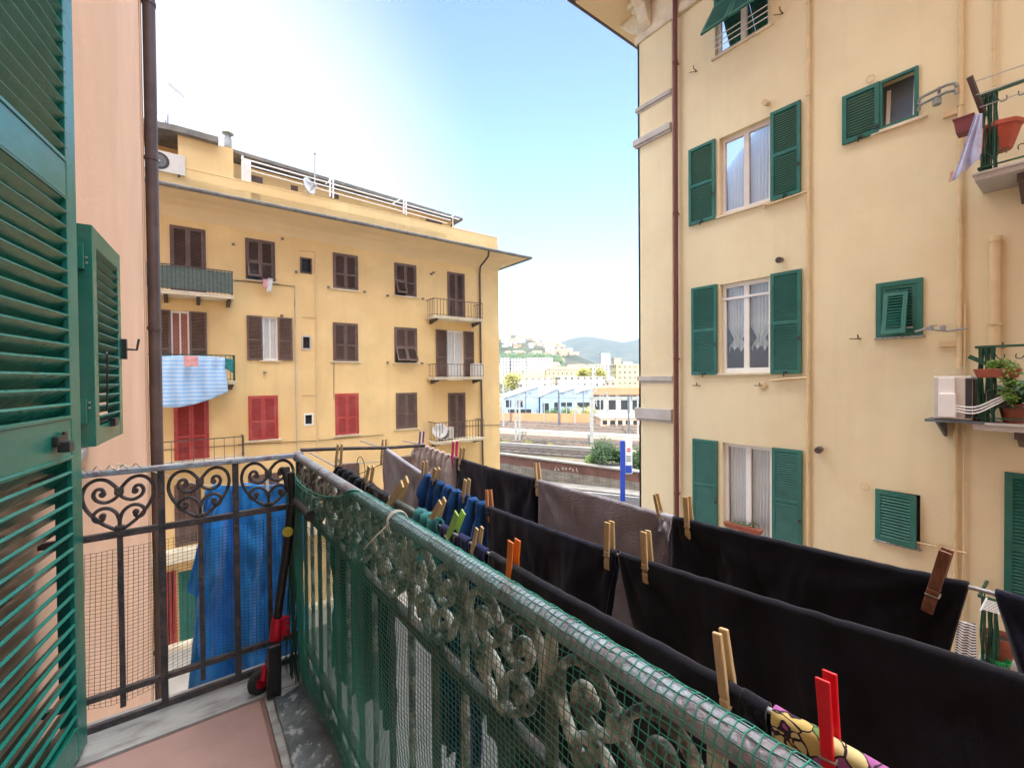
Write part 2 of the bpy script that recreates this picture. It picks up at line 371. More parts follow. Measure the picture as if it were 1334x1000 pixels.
# ------------------------------------------------------------------ wall sheet with real openings
def facade(mb, axis, c, a0, a1, z0, z1, holes, depth, inward):
    """holes: (a0,a1,z0,z1). axis 'X': plane x=c, a=y ; 'Y': plane y=c, a=x"""
    def pt(a, z, d=0.):
        return V((c + inward * d, a, z)) if axis == 'X' else V((a, c + inward * d, z))
    As = sorted(set([a0, a1] + [h[0] for h in holes] + [h[1] for h in holes]))
    Zs = sorted(set([z0, z1] + [h[2] for h in holes] + [h[3] for h in holes]))
    for i in range(len(As) - 1):
        for j in range(len(Zs) - 1):
            ca, cz = (As[i] + As[i + 1]) / 2, (Zs[j] + Zs[j + 1]) / 2
            if any(h[0] < ca < h[1] and h[2] < cz < h[3] for h in holes): continue
            mb.quad(pt(As[i], Zs[j]), pt(As[i + 1], Zs[j]), pt(As[i + 1], Zs[j + 1]), pt(As[i], Zs[j + 1]))
    for h in holes:
        q = [(h[0], h[2]), (h[1], h[2]), (h[1], h[3]), (h[0], h[3])]
        for k in range(4):
            a, b = q[k], q[(k + 1) % 4]
            mb.quad(pt(*a), pt(*b), pt(*b, depth), pt(*a, depth))
EYE = 10.0
# ================================================================== the pink building and our balcony
WX = -.33
RX, EY = .343, 1.785          # long rail plane, end rail plane
FL = EYE - 1.05               # balcony floor
pink = thing('pink_building', 'tall pink plastered building on the left edge, with green louvred shutters and brown corner downpipe', 'building', (WX, 0, 0))
mb = MB()
wh = (1.74, 2.17, EYE - .235, EYE + .58); dh = (.2, 1.12, FL, EYE + 1.38)
facade(mb, 'X', WX, -30, 6.8, 0, 33.5, [wh, dh], .25, -1)
mb.quad((WX, 6.8, 0), (-30, 6.8, 0), (-30, 6.8, 33.5), (WX, 6.8, 33.5)); mb.quad((WX, -30, 0), (-30, -30, 0), (-30, -30, 33.5), (WX, -30, 33.5))
mb.quad((-30, -30, 0), (-30, 6.8, 0), (-30, 6.8, 33.5), (-30, -30, 33.5)); mb.quad((WX, -30, 33.5), (WX, 6.8, 33.5), (-30, 6.8, 33.5), (-30, -30, 33.5))
mb.build('wall', 'plaster_pink', pink)
mb = MB(); mb.box(WX + .002, WX + .012, 6.5, 6.798, 0, 33.4); mb.build('corner_strip', 'plaster_pink', pink)
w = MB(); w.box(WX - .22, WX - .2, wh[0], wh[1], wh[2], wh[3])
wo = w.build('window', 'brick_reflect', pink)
MB().box(WX - .2, WX + .055, wh[0] - .04, wh[1] + .035, wh[2] - .035, wh[2] - .001).build('sill', 'marble', pink, bevel=.004)
d = MB(); d.box(WX - .24, WX - .2, dh[0], dh[1], dh[2], dh[3]); d.build('door', 'room_dark', pink)
# big door shutter standing open near us
ld = V((.185, .983, 0)).normalized(); far = V((-.246, 1.715, 0)); lw = .62
nrm = V((ld.y, -ld.x, 0))     # towards the camera side (+X)
lo_z = EYE - 1.02; H = 2.38
o = V((far.x, far.y, lo_z)) - ld * lw
sh = MB(); frm = MB()
yz = lambda py, k: P(72, py, D=1)   # helper kept simple: heights below are from the plane of the leaf
def leaf_h(px, py):
    """height on the leaf plane at a photo place"""
    d = Fw + Rc * ((px - 667) / F_PX) + Uc * ((500 - py) / F_PX)
    t = far.xy.to_3d().dot(nrm) / d.dot(nrm)
    return (CAM + d * t).z - lo_z
st = .058
railz = [(0., leaf_h(95, 943)), (leaf_h(75, 596), leaf_h(75, 546)), (leaf_h(70, 252), leaf_h(72, 208)), (H - .1, H)]
t = .038
frm.obox(o + ld * (lw - st / 2) + Z_ * H / 2, ld, nrm, Z_, st / 2, t / 2, H / 2)
frm.obox(o + ld * (st / 2) + Z_ * H / 2, ld, nrm, Z_, st / 2, t / 2, H / 2)
for a, b in railz: frm.obox(o + ld * (lw / 2) + Z_ * (a + b) / 2, ld, nrm, Z_, lw / 2 - st, t / 2 - .001, (b - a) / 2)
lf = frm.build('shutter', 'green_gloss', pink, bevel=.003)
# rebate lip along the closing edge
MB().obox(o + ld * (lw + .006) + nrm * -.008 + Z_ * H / 2, ld, nrm, Z_, .008, .011, H / 2).build('edge_lip', 'green_gloss', lf, bevel=.002)
inn = MB()
for (a, b), (c, e) in zip(railz[:-1], railz[1:]):
    n_ = max(2, round((c - b) / .040)); dz = (c - b) / n_
    sd = (nrm * math.cos(R(46)) + Z_ * math.sin(R(46))).normalized(); sn = (Z_ * math.cos(R(46)) - nrm * math.sin(R(46))).normalized()
    for i in range(n_):
        inn.obox(o + ld * (lw / 2) + Z_ * (b + dz * (i + .5)), ld, sd, sn, lw / 2 - st + .004, .0285, .0042)
    # inner moulding frame of the panel
    for zz in (b + .004, c - .004): frm2 = inn.obox(o + ld * (lw / 2) + nrm * (t / 2 - .004) + Z_ * zz, ld, nrm, Z_, lw / 2 - st, .006, .005)
    for s_ in (st + .004, lw - st - .004): inn.obox(o + ld * s_ + nrm * (t / 2 - .004) + Z_ * ((b + c) / 2), ld, nrm, Z_, .005, .0062, (c - b) / 2 - .009)
inn.build('slats', 'green_gloss', lf, bevel=.0015)
# little latch on the middle rail, hinge pin
lt = MB(); pz = (railz[1][0] + railz[1][1]) / 2
kk = o + ld * (lw - .145) + nrm * (t / 2 + .006) + Z_ * pz
lt.obox(kk, ld, nrm, Z_, .022, .006, .012); lt.obox(kk + nrm * .012 - Z_ * .016, ld, nrm, Z_, .014, .012, .013); lt.obox(kk + ld * .03 + Z_ * .0, ld, nrm, Z_, .008, .004, .02)
lt.build('latch', 'black_plastic', lf, bevel=.002)
MB().tube([o + ld * (lw + .014) + Z_ * (FL + .83 - lo_z), o + ld * (lw + .014) + Z_ * (FL + .80 - lo_z)], .009, 10).build('hinge', 'mast_metal', lf, smooth=True)
# small shutter of the bathroom window, on the wall beyond the rail
l2 = V((.08, .997, 0)).normalized(); n2 = V((l2.y, -l2.x, 0)); o2 = V((-.272, 2.185, EYE - .235))
sfm = MB(); ssl = MB()
leaf(ssl, o2, l2, Z_, -n2, .46, .80, t=.042, st=.055, rails=(0., 1.), rh=.07, pitch=.037, slat_t=.006, tilt=38, frame=sfm)
s2 = sfm.build('shutter', 'green_gloss', pink, bevel=.003); ssl.build('slats', 'green_shutter', s2)
h_ = MB(); a = o2 + l2 * .455 + Z_ * .38
h_.obox(a + n2 * .028, l2, n2, Z_, .012, .012, .045); h_.tube([a + n2 * .035 + Z_ * .0, a + n2 * .07 + l2 * .03, a + n2 * .075 + l2 * .05 + Z_ * .05], .005, 6)
h_.build('catch', 'black_plastic', s2)
h_ = MB(); a = o2 + l2 * .12 + n2 * .03 + Z_ * .12
h_.tube([a, a + Z_ * .22 + n2 * .004], .003, 6); h_.tube([a + Z_ * .22, a + Z_ * .23 + l2 * .02, a + Z_ * .2 + l2 * .03], .003, 6)
h_.obox(a + l2 * .12 - Z_ * .05, l2, n2, Z_, .03, .008, .016); h_.build('bolt', 'black_plastic', s2)
for zz in (.62, .64, .1, .12):
    h_ = MB(); h_.lathe(o2 + l2 * -.002 + Z_ * (zz + .04) + n2 * .005, [(.0045, 0), (.003, .003)], 8, axis=-l2)
    h_.build('screw', 'mast_metal', s2)
for zz in (.13, .68):
    h_ = MB(); h_.obox(V((-.30, 2.175, EYE - .235 + zz)), X_, Y_, Z_, .028, .012, .045)
    h_.build('hinge', 'green_gloss', s2, bevel=.002)
# downpipe at the corner
dp = MB(); px_ = WX + .085
dp.tube([(px_, 6.68, z) for z in (0, 4, 8, 12, 16, 20, 24, 33)], .062, 16); dpo = dp.build('downpipe', 'brown_pipe', pink, smooth=True)
for z in (EYE - 3.2, EYE + .62, EYE + 2.6, EYE + 4.4):
    cl = MB(); cl.tube([(px_, 6.68, z - .02), (px_, 6.68, z + .02)], .07, 16); cl.bar((WX, 6.68, z), (px_, 6.68, z), .03, .02)
    cl.build('pipe_clamp', 'brown_pipe', dpo, smooth=True)
# ---- balcony (slab and paving belong to the building)
slab = MB(); slab.box(WX + .001, RX + .05, -1.6, EY + .045, FL - .16, FL); bal = slab.build('balcony', 'concrete', pink, bevel=.01, label='our own balcony slab with marble border')
tx, ty = .188, 1.635
tl = MB()
for i, (y0, y1) in enumerate(((1.04, ty), (.43, 1.035), (-.18, .425), (-.79, -.185))): tl.box(WX + .01, tx, y0, y1, FL + .001, FL + .011)
tl.build('floor_tiles', 'tile_pink', bal, bevel=.0015)
MB().box(WX + .005, tx + .012, -.8, ty + .012, FL + .0005, FL + .007).build('grout', 'grout', bal)
bo = MB(); bo.box(WX + .005, RX + .055, ty + .013, EY + .055, FL + .001, FL + .0135); bo.box(tx + .013, RX + .055, -1.0, ty + .011, FL + .001, FL + .013)
bo.build('marble_border', 'marble', bal, bevel=.002)

# ---- iron railing
rail = thing('iron_railing', 'old wrought iron balcony railing with heart shaped scrolls, painted grey and flaking', 'railing', (RX, EY, FL))
ZT, Z2, Z3, ZB = EYE - .27, EYE - .462, EYE - .94, EYE - 1.03
hr = MB(); hr.tube([(RX, y, ZT - .0145) for y in (EY + .01, 1.2, .6, 0, -.6, -1.2)], .0145, 20)
hr.build('handrail', 'grey_iron', rail, smooth=True)
MB().bar((RX - .012, EY, ZT - .008), (WX, EY, ZT - .002), .03, .016).build('top_bar', 'grey_iron', rail, bevel=.003)
def ornament(org, u, out, w, h, mat_, wid, nm='scroll', th=.0052):
    """heart with curled ends between two bars; org bottom centre"""
    right = [(0, 0), (.25, .08), (.55, .22), (.85, .45), (.97, .68), (.88, .88), (.62, .985), (.33, .96), (.1, .83), (.015, .74), (.05, .65), (.2, .58), (.4, .555), (.6, .61), (.68, .71), (.61, .80), (.48, .81), (.41, .75), (.44, .71)]
    low = [(.0, .02), (.01, .2), (.1, .35), (.3, .44), (.52, .44), (.68, .36), (.67, .26), (.55, .21), (.43, .25), (.45, .31)]
    for sgn in (1, -1):
        for path in (right, low):
            m_ = MB(); pts = catmull([org + u * (sgn * x * w / 2 * .97) + Z_ * (y * h) for x, y in path], 5)
            m_.tube(pts, 1, 8, flat=(wid, th), ref=out)
            e = pts[-1]; m_.tube([e - out * wid * 1.1, e + out * wid * 1.1], .0085, 10)
            m_.build(nm, mat_, rail, smooth=True)
    for fz_, a_, b_ in ((.745, .011, .011), (.06, .012, .006)):
        k = MB(); k.obox(org + Z_ * (h * fz_), u, out, Z_, a_, wid * 1.25, b_); k.build('collar', mat_, rail, bevel=.003)
bay = .2
# end rail, its backlit shade put into the dark iron colour
for zc, hh in ((Z2, .02), (Z3, .018), (ZB, .026)):
    MB().bar((RX, EY, zc), (WX, EY, zc), .016, hh).build('cross_bar', 'dark_iron', rail, bevel=.002)
for i in range(4):
    x = RX - i * bay
    if x < WX: break
    m_ = MB(); m_.bar((x, EY + .001, ZT - .016), (x, EY + .001, ZB), .018, .018); m_.build('post', 'dark_iron', rail, bevel=.002)
    if i < 3 or True:
        c = V((x - bay / 2, EY, Z2 + .01))
        if c.x > WX + .03:
            ornament(c, X_, Y_, bay - .026, ZT - .018 - Z2 - .012, 'dark_iron', .0065)
            m_ = MB(); m_.bar((c.x, EY, Z2 - .01), (c.x, EY, Z3 - .05), .0135, .0135); m_.build('baluster', 'dark_iron', rail)
# long rail
for zc, hh in ((Z2, .02), (Z3, .018), (ZB, .026)):
    MB().bar((RX, EY - .013, zc), (RX, -1.2, zc), .018, hh).build('cross_bar', 'dark_iron', rail, bevel=.002)
for i in range(1, 13):
    y = EY - i * bay
    m_ = MB(); m_.bar((RX, y, ZT - .03), (RX, y, ZB), .015, .009); m_.build('post', 'pale_iron', rail, bevel=.002)
for i in range(0, 12):
    c = V((RX, EY - (i + .5) * bay, Z2 + .01))
    ornament(c, Y_, X_, bay - .016, ZT - .034 - Z2 - .012, 'pale_iron', .0078, th=.0055)
    m_ = MB(); m_.bar((RX, c.y, Z2 - .01), (RX, c.y, ZB), .016, .009); m_.build('baluster', 'dark_iron', rail)
MB().sphere((RX, EY + .002, ZT - .014), .021, 8).build('corner_knob', 'grey_iron', rail, smooth='all')
# wire twisted round the end rail
wr = MB(); pts = []
for i in range(60):
    t_ = i / 59; pts.append(V((-.24 + t_ * .14, EY - .02 + .012 * math.cos(t_ * 30), ZT + .012 + .008 * math.sin(t_ * 30))))
wr.tube(pts, .0016, 5); tag(wr.build('tie_wire', 'spring', smooth=True), 'thin rusty wire twisted around the top bar of the end railing, beside the green shutter', 'wire')

# ---- safety net along the long rail: real strands
def net(name, surf, na, nb, r, mat_, label, parent=None, zig=.0006):
    mb = MB()
    grid = [[surf(i / (na - 1), j / (nb - 1)) + V((0, zig * (1 if (i + j) % 2 else -1), zig * (1 if (i // 2 + j) % 2 else -1))) for j in range(nb)] for i in range(na)]
    for i in range(na): mb.tube([grid[i][j] for j in range(nb)], r, 3, cap=False)
    for j in range(nb): mb.tube([grid[i][j] for i in range(na)], r, 3, cap=False)
    o = mb.build(name, mat_, smooth='all'); tag(o, label, 'net'); return o
def prof(s):
    """cross-section of the draped net for arc length s (m): outside of the tube, over it, down inside"""
    rr = .0158; cx, cz = RX, ZT - .0145
    arc = rr * R(200)
    if s < arc:
        a = R(-20) + s / rr
        return cx + rr * math.cos(a), cz + rr * math.sin(a)
    d = s - arc; 
    x = cx - rr - .012 * math.sin(min(1, d / .5) * math.pi) - .008 * min(1, d / .1) ; z = cz - d
    return x, z
def main_net(a, b):
    y = 1.765 - a * 2.15; L = .86; arc = .0158 * R(200)
    hang = max(0., (y - 1.07) / .695)                 # past this the net slips off the rail
    s0 = 0 if hang <= 0 else arc * .8 + .075 * math.sin(math.pi * .75 * min(1, hang))
    if 0 < hang < .12: s0 = arc * .6 + (s0 - arc * .6) * (hang / .12)
    s = s0 + b * (L - s0)
    x, z = prof(s)
    n1 = noise.noise(V((y * 2.2, z * 1.8, 3.1))); n2 = noise.noise(V((y * 7, z * 5, 9.1)))
    k = min(1, max(0, (s - arc) / .08))
    x += k * (-.012 * n1 - .005 * n2 - .008 * math.sin(y * 9) * min(1, s / .4)); z += k * (.012 * n1 + .016 * math.sin(y * 3.1) * b)
    return V((x, y + k * .008 * n2 + .05 * b * math.sin(y * 2.5) * .3, z))
net('safety_net', main_net, 230, 94, .00063, 'net_green', 'green plastic safety net draped over the handrail and down the inside of the long railing')
hm_ = MB(); hm_.tube([main_net(k / 60 * .345 / 1.0, 0) + V((-.001, 0, 0)) for k in range(61)], .0024, 6); hm_.tube([main_net(k / 60 * .345, .012) + V((-.002, 0, 0)) for k in range(61)], .0012, 5)
tag(hm_.build('net_hem', 'net_green', smooth=True), 'green hem cord of the net sagging between the balcony corner and the handrail', 'cord')
# gathered fold of the net at the corner
fo = MB()
for q in range(26):
    ph = q * .7; x0 = RX - .028 - .018 * random.random(); y0 = 1.765 - .11 * random.random()
    pts = []
    for k in range(24):
        t_ = k / 23; z = ZT - .11 - t_ * .86 + .02 * math.sin(ph)
        pts.append(V((x0 - .01 * t_ + .008 * math.sin(ph + t_ * 5), y0 + .012 * math.sin(ph * 2 + t_ * 7) - .05 * t_ * random.Random(q).random(), z)))
    fo.tube(pts, .0013, 4)
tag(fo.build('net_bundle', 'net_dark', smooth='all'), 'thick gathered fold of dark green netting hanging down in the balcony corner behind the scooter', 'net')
# border rope of the net over the rail and the tie
tie = MB(); yt = P(520, 688, X=RX).y; pts = []
for k in range(22):
    a = R(-40) + k / 21 * R(230); pts.append(V((RX + .0195 * math.cos(a), yt + .01 * k / 21, ZT - .0145 + .0195 * math.sin(a))))
pts += [V((RX - .045, yt + .03, ZT - .05)), V((RX - .05, yt + .06, ZT - .075))]
tie.tube(catmull(pts, 3), .0013, 6); tie.tube([p + V((0, .005, .001)) for p in pts[:22]], .0013, 6)
tag(tie.build('string_tie', 'rope', smooth=True), 'white string knotted around the grey handrail over the green net', 'string')
# end net: outside the end rail
def end_net(a, b):
    x = -.262 + a * .6; topz = EYE - lerp(.50, .40, a)
    zt = lerp(P(118, 722, Y=EY + .02).z, P(385, 668, Y=EY + .02).z, a)
    z = lerp(zt, EYE - .965 - .02 * math.sin(a * 9), b)
    return V((x - .012 * b * (1 - a), EY + .018 + .01 * noise.noise(V((x * 6, z * 5, 2))), z))
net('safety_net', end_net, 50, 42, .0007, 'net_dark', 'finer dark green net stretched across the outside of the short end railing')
ed = MB(); ed.tube([end_net(0, k / 12) + V((0, .0, 0)) for k in range(13)], .0035, 6); ed.tube([end_net(1, k / 12) for k in range(13)], .003, 6)
tag(ed.build('net_hem', 'net_dark', smooth=True), 'rolled dark green hem cord down the left side of the end net', 'cord')

# ---- kick scooter folded and leaning in the corner
def Q(px, py, y): return P(px, py, Y=y)
sct = thing('kick_scooter', 'black folded kick scooter with red clamp and red wheel leaning in the balcony corner', 'scooter', (.24, 1.66, FL))
b_ = MB(); yb = 1.62
b_.bar(Q(357, 906, yb), Q(357, 838, yb), .042, .03, up=Y_); b_.build('deck', 'scooter_black', sct, bevel=.006)
s_ = MB(); s_.tube([Q(353, 872, 1.66), Q(362, 800, 1.66), Q(372, 728, 1.655)], .0145, 14); s_.tube([Q(372, 735, 1.655), Q(381, 655, 1.65)], .0165, 14); s_.build('stem', 'scooter_black', sct, smooth=True)
s_ = MB(); s_.tube([Q(381, 662, 1.65), Q(379, 615, 1.65)], .012, 12); s_.build('handlebar', 'scooter_black', sct, smooth=True)
for (a, b) in (((378, 640, 1.66), (371, 610, 1.70)), ((386, 652, 1.62), (405, 672, 1.40))):
    g_ = MB(); p0, p1 = Q(*a), Q(*b); dd = (p1 - p0)
    g_.tube([p0 + dd * k / 10 for k in range(11)], [.0125 + (.0035 if k in (2, 9, 10) else 0) for k in range(11)], 14); g_.build('grip', 'rubber', sct, smooth=True)
c_ = MB(); c_.tube([Q(359, 832, 1.655), Q(363, 804, 1.655)], .0205, 16); c_.obox(Q(369, 815, 1.65), X_, Y_, Z_, .007, .013, .024)
for k in range(4): c_.obox(Q(372, 804 + k * 7, 1.65), X_, Y_, Z_, .012, .008, .003)
c_.build('clamp', 'scooter_red', sct, smooth=True)
f_ = MB(); f_.tube([Q(351, 846, 1.66), Q(345, 884, 1.66)], .007, 8); f_.tube([Q(346, 868, 1.65), Q(344, 884, 1.65)], .012, 10); f_.build('fork', 'scooter_red', sct, smooth=True)
w_ = MB(); wc = Q(339, 887, 1.67); ax = V((.35, -1, 0)).normalized()
w_.lathe(wc - ax * .012, [(.028, 0), (.037, .002), (.04, .012), (.037, .022), (.028, .024)], 24, axis=ax); wo_ = w_.build('wheel', 'rubber', sct, smooth=True)
w_ = MB(); w_.lathe(wc - ax * .014, [(.006, 0), (.018, .001), (.019, .026), (.006, .028)], 20, axis=ax); w_.build('hub', 'scooter_red', wo_, smooth=True)
l_ = MB(); c = Q(376, 690, 1.65); dirs = (Q(381, 655, 1.65) - Q(372, 735, 1.655)).normalized()
l_.lathe(c + V((-.006, -.0195, 0)), [(.017, 0), (.016, .0012), (.001, .0015)], 14, axis=V((-.35, -1, 0)), cap=False); l_.build('label_band', 'yellow_label', sct, smooth=True)

# ---- crumpled sheet lying along the rail foot
sm = MB(); na, nb = 34, 14; gr = []
for i in range(na):
    for j in range(nb):
        y = 1.60 - i * .024; x = .222 + j / (nb - 1) * .115 + .01 * noise.noise(V((y * 6, j * .3, 0)))
        z = FL + .016 + .016 * abs(noise.noise(V((x * 30, y * 14, 5)))) + .02 * (j / (nb - 1)) ** 2 + .008 * noise.noise(V((x * 70, y * 60, 1)))
        gr.append((x, y, z))
sm.add(gr, [[i * nb + j, i * nb + j + 1, (i + 1) * nb + j + 1, (i + 1) * nb + j] for i in range(na - 1) for j in range(nb - 1)])
so = sm.build('plastic_sheet', 'plastic_sheet', smooth='all'); tag(so, 'crumpled dark slate coloured sheet lying on the balcony floor along the long railing', 'sheet')
sl = so.modifiers.new('solid', 'SOLIDIFY'); sl.thickness = .003
# ================================================================== laundry
LX = {1: .485, 2: .70, 3: .91}
SAMP = {1: [(395, 585), (440, 609), (500, 643), (560, 677), (630, 716.5), (700, 757), (800, 812), (872, 850.5), (960, 901), (1010, 929), (1100, 980), (1180, 1027)],
        2: [(470, 574), (503, 585), (549, 617), (600, 644), (640, 663), (719, 692), (786, 716), (850, 736), (939, 764), (988, 780), (1080, 808), (1173, 835.5), (1334, 887), (1450, 925)],
        3: [(525, 574), (544, 578), (590, 596), (640, 611), (695, 625), (740, 638), (788, 650), (848, 668), (878, 675.5), (939, 690), (1010, 706), (1080, 722.5), (1150, 739), (1213, 753), (1267, 765.5), (1334, 783), (1450, 812)]}
WP = {k: [P(a, b, X=LX[k]) for a, b in v] for k, v in SAMP.items()}
def wz(k, y):
    w = WP[k]
    if y >= w[0].y: return w[0].z
    for a, b in zip(w[:-1], w[1:]):
        if b.y <= y <= a.y: return lerp(b.z, a.z, (y - b.y) / (a.y - b.y))
    return w[-1].z
rack = thing('drying_rack', 'grey metal clothes drying frame with parallel rods, fixed outside the balcony railing', 'clothes rack', (LX[2], 1, EYE - .36))
for k in (1, 2, 3):
    ys = [WP[k][0].y - i * (WP[k][0].y + .35) / 60 for i in range(61)]
    MB().tube([(LX[k], y, wz(k, y)) for y in ys], .0032, 10).build('rod', 'wire', rack, smooth=True)
arm = MB(); arm.tube([P(392, 586, Y=EY + .005), P(450, 584, Y=EY + .03), P(506, 583, Y=EY + .05), P(553, 580, Y=EY + .06)], .007, 10); arm.build('end_bar', 'dark_iron', rack, smooth=True)
arm = MB(); arm.tube([(RX, -.3, EYE - .36), (LX[3] + .02, -.3, EYE - .36)], .007, 10); arm.build('end_bar', 'dark_iron', rack, smooth=True)
arm = MB(); arm.tube([P(440, 604, Y=1.95), P(500, 601, Y=1.9), P(548, 588, Y=1.85)], .0018, 6); arm.build('cord', 'wire', rack, smooth=True)

def garment(name, label, cat, k, pa, pb, drop, mat_, folds=3, amp=.012, back=None, seed=0, tl=0., tr=0., gather=0., hem=.01, thick=.0018, sagk=0., side=-1, r=.0068, group=None, ruf=0., nu=None):
    """cloth folded over rod k between photo columns pa<pb; drop = length on our side (left end, right end)"""
    if not isinstance(drop, tuple): drop = (drop, drop)
    back = back or drop
    if not isinstance(back, tuple): back = (back, back)
    ya = P(pa, 700, X=LX[k]).y; yb = P(pb, 700, X=LX[k]).y
    # (column -> y depends on the height a little; refine on the rod height)
    for _ in range(6):
        ya = near_y(k, pa); yb = near_y(k, pb)
    L = ya - yb; nu = nu or max(16, min(120, int(L / .006))); nv = 30; verts = []
    for i in range(nu):
        s = i / (nu - 1); y0 = lerp(ya, yb, s)
        for j in range(-nv, nv + 1):
            v = abs(j) / nv; sd = -1 if j > 0 else 1
            dl = lerp(*((drop if j > 0 else back)), s)
            if abs(j) <= 4:
                a = math.pi / 2 + (math.pi / 2) * (-sd) * abs(j) / 4
                x = LX[k] + r * math.cos(a); z = r * math.sin(a); d = 0
            else:
                d = dl * (abs(j) - 4) / (nv - 4); x = LX[k] + sd * r; z = -d
            env = min(1, d / .12) ; e2 = min(1, d / .03)
            ph = s * folds * 2 * math.pi + seed
            fx = amp * (env * (math.sin(ph + 1.2 * math.sin(d * 5 + seed)) * .6 + .9 * noise.noise(V((y0 * 9 + d * 2, d * 3, seed)))) + .5 * e2 * noise.noise(V((y0 * 22 + d * 9, d * 9, seed + 3))) + .28 * e2 * noise.noise(V((y0 * 60, d * 34, seed + 5))))
            # diagonal drag folds fanning out from the pinned ends
            for e_ in (0, 1):
                q_ = abs(s - e_) * L; fx += .0055 * e2 * math.exp(-(q_ + d) * 6) * math.sin(math.atan2(q_, d + .01) * 11 + seed)
            x += fx + sd * .004 * env
            y = y0 + d * (tr * s - tl * (1 - s)) 
            if gather: y = lerp(y, (ya + yb) / 2, gather * min(1, d / .25))
            y += .25 * amp * env * math.cos(ph)
            zz = wz(k, y0) + z + (hem * env * math.sin(ph * .7 + 1) if abs(j) > nv * .5 else 0) - .0 + .0018 * noise.noise(V((y0 * 40, 0, seed))) - .0012 * math.sin(s * math.pi) * (1 if L > .2 else 0)
            if ruf: zz += ruf * (noise.noise(V((y0 * 38, 0, seed))) + .6 * math.sin(ph * 2 + d * 3)) * (.4 + .6 * env); x += ruf * 1.6 * math.sin(ph * 1.0 + 1) * (.5 + .5 * e2) * (1 if j > 0 else -1)
            verts.append(V((x, y, zz)))
    m_ = 2 * nv + 1
    mb = MB(); mb.add(verts, [[i * m_ + j, (i + 1) * m_ + j, (i + 1) * m_ + j + 1, i * m_ + j + 1] for i in range(nu - 1) for j in range(m_ - 1)])
    o = mb.build(name, mat_, smooth='all'); so = o.modifiers.new('solid', 'SOLIDIFY'); so.thickness = thick; so.offset = 0
    tag(o, label, cat, group); return o
def near_y(k, px):
    """y on the rod k that appears in photo column px"""
    lo, hi = -1.2, 3.
    def colof(y):
        d = V((LX[k], y, wz(k, y))) - CAM; D = d.dot(Fw); return 667 + F_PX * d.dot(Rc) / D if D > .02 else 1e5
    for _ in range(40):
        mid = (lo + hi) / 2
        if colof(mid) > px: lo = mid
        else: hi = mid
    return (lo + hi) / 2
# rod 3 (farthest)
garment('knit_top', 'ribbed taupe knit garment hung between the purple peg and the hot pink peg', 'clothing', 3, 541, 594, .21, 'cloth_taupe', 8, .03, seed=1, ruf=.009, thick=.003)
garment('black_cloth', 'black cloth on the farthest rod right beside the taupe knit', 'clothing', 3, 596, 699, .6, 'cloth_navyblack', 3, .008, seed=2, tr=.06)
garment('grey_towel', 'grey mauve towel with pale edge on the farthest rod between two black cloths', 'towel', 3, 703, 874, .5, 'cloth_mauve', 2, .008, seed=3, tl=.02, tr=.05, hem=.004)
garment('white_lining', 'small white corner of lining hanging loose at the right end of the grey mauve towel', 'clothing', 3, 862, 878, (.03, .05), 'cloth_grey', 2, .012, seed=5, r=.0075)
garment('black_trousers', 'long black garment on the farthest rod, held by the broad brown peg', 'clothing', 3, 879, 1262, .30, 'cloth_black', 4, .009, seed=4, tr=.2)
garment('black_cloth', 'black cloth hanging alone at the far right edge on the farthest rod', 'clothing', 3, 1297, 1420, .35, 'cloth_navyblack', 2, .01, seed=9, tl=.22)
# rod 2
garment('grey_shirt', 'light grey shirt hanging on the middle rod left of the denim blue garment', 'clothing', 2, 502, 552, .5, 'cloth_grey', 2, .008, seed=6, thick=.0025)
garment('blue_jeans', 'crumpled denim blue garment bunched between several wooden pegs on the middle rod', 'clothing', 2, 553, 634, .5, 'cloth_denim', 8, .034, seed=7, ruf=.010, thick=.004, hem=.02)
garment('black_cloth', 'black cloth on the middle rod, from the orange tinted wooden peg to the grey gap', 'clothing', 2, 635, 805, .66, 'cloth_navyblack', 3, .010, seed=8, tr=.22)
garment('black_sheet', 'largest black cloth, on the middle rod, filling the lower right of the view', 'clothing', 2, 808, 1440, .56, 'cloth_black', 4, .008, seed=10, tl=.3)
# rod 1 (nearest)
garment('black_shirt', 'crumpled black garment at the far end of the nearest rod, first of its row', 'clothing', 1, 441, 480, .72, 'cloth_black', 5, .03, seed=11, ruf=.014, thick=.004, hem=.02)
garment('black_leggings', 'narrow long black garment just left of the teal cloths on the nearest rod', 'clothing', 1, 483, 508, .68, 'cloth_black', 2, .014, seed=12, thick=.004)
garment('teal_cloth', 'thin greyish teal cloth under the first leaning wooden peg of the nearest rod', 'clothing', 1, 506, 556, .12, 'cloth_greygreen', 3, .01, seed=13, r=.0065)
garment('teal_garment', 'bunched bright teal garment beside the string tie on the handrail', 'clothing', 1, 545, 573, (.13, .10), 'cloth_teal', 3, .024, seed=14, ruf=.006, thick=.006, r=.013)
garment('navy_leggings', 'narrow navy blue garment clipped by the lime green peg', 'clothing', 1, 577, 592, .5, 'cloth_navy', 2, .01, seed=15, thick=.004)
garment('navy_shorts', 'navy blue shorts between the lime green peg and the wooden peg beside it', 'clothing', 1, 600, 613, .5, 'cloth_navy', 2, .014, seed=16, thick=.004, r=.0075)
garment('navy_shirt', 'narrow navy garment just left of the long black cloth on the nearest rod', 'clothing', 1, 617, 636, .34, 'cloth_navy', 2, .012, seed=17)
garment('black_trousers', 'long black cloth on the nearest rod clipped by the bright orange peg', 'clothing', 1, 640, 975, .62, 'cloth_black', 5, .010, seed=18, tl=.1)
garment('black_sock', 'black sock dangling between the big pale wooden peg and the printed cloth', 'clothing', 1, 968, 1001, (.11, .055), 'cloth_black', 2, .012, seed=19, thick=.003, r=.0065)
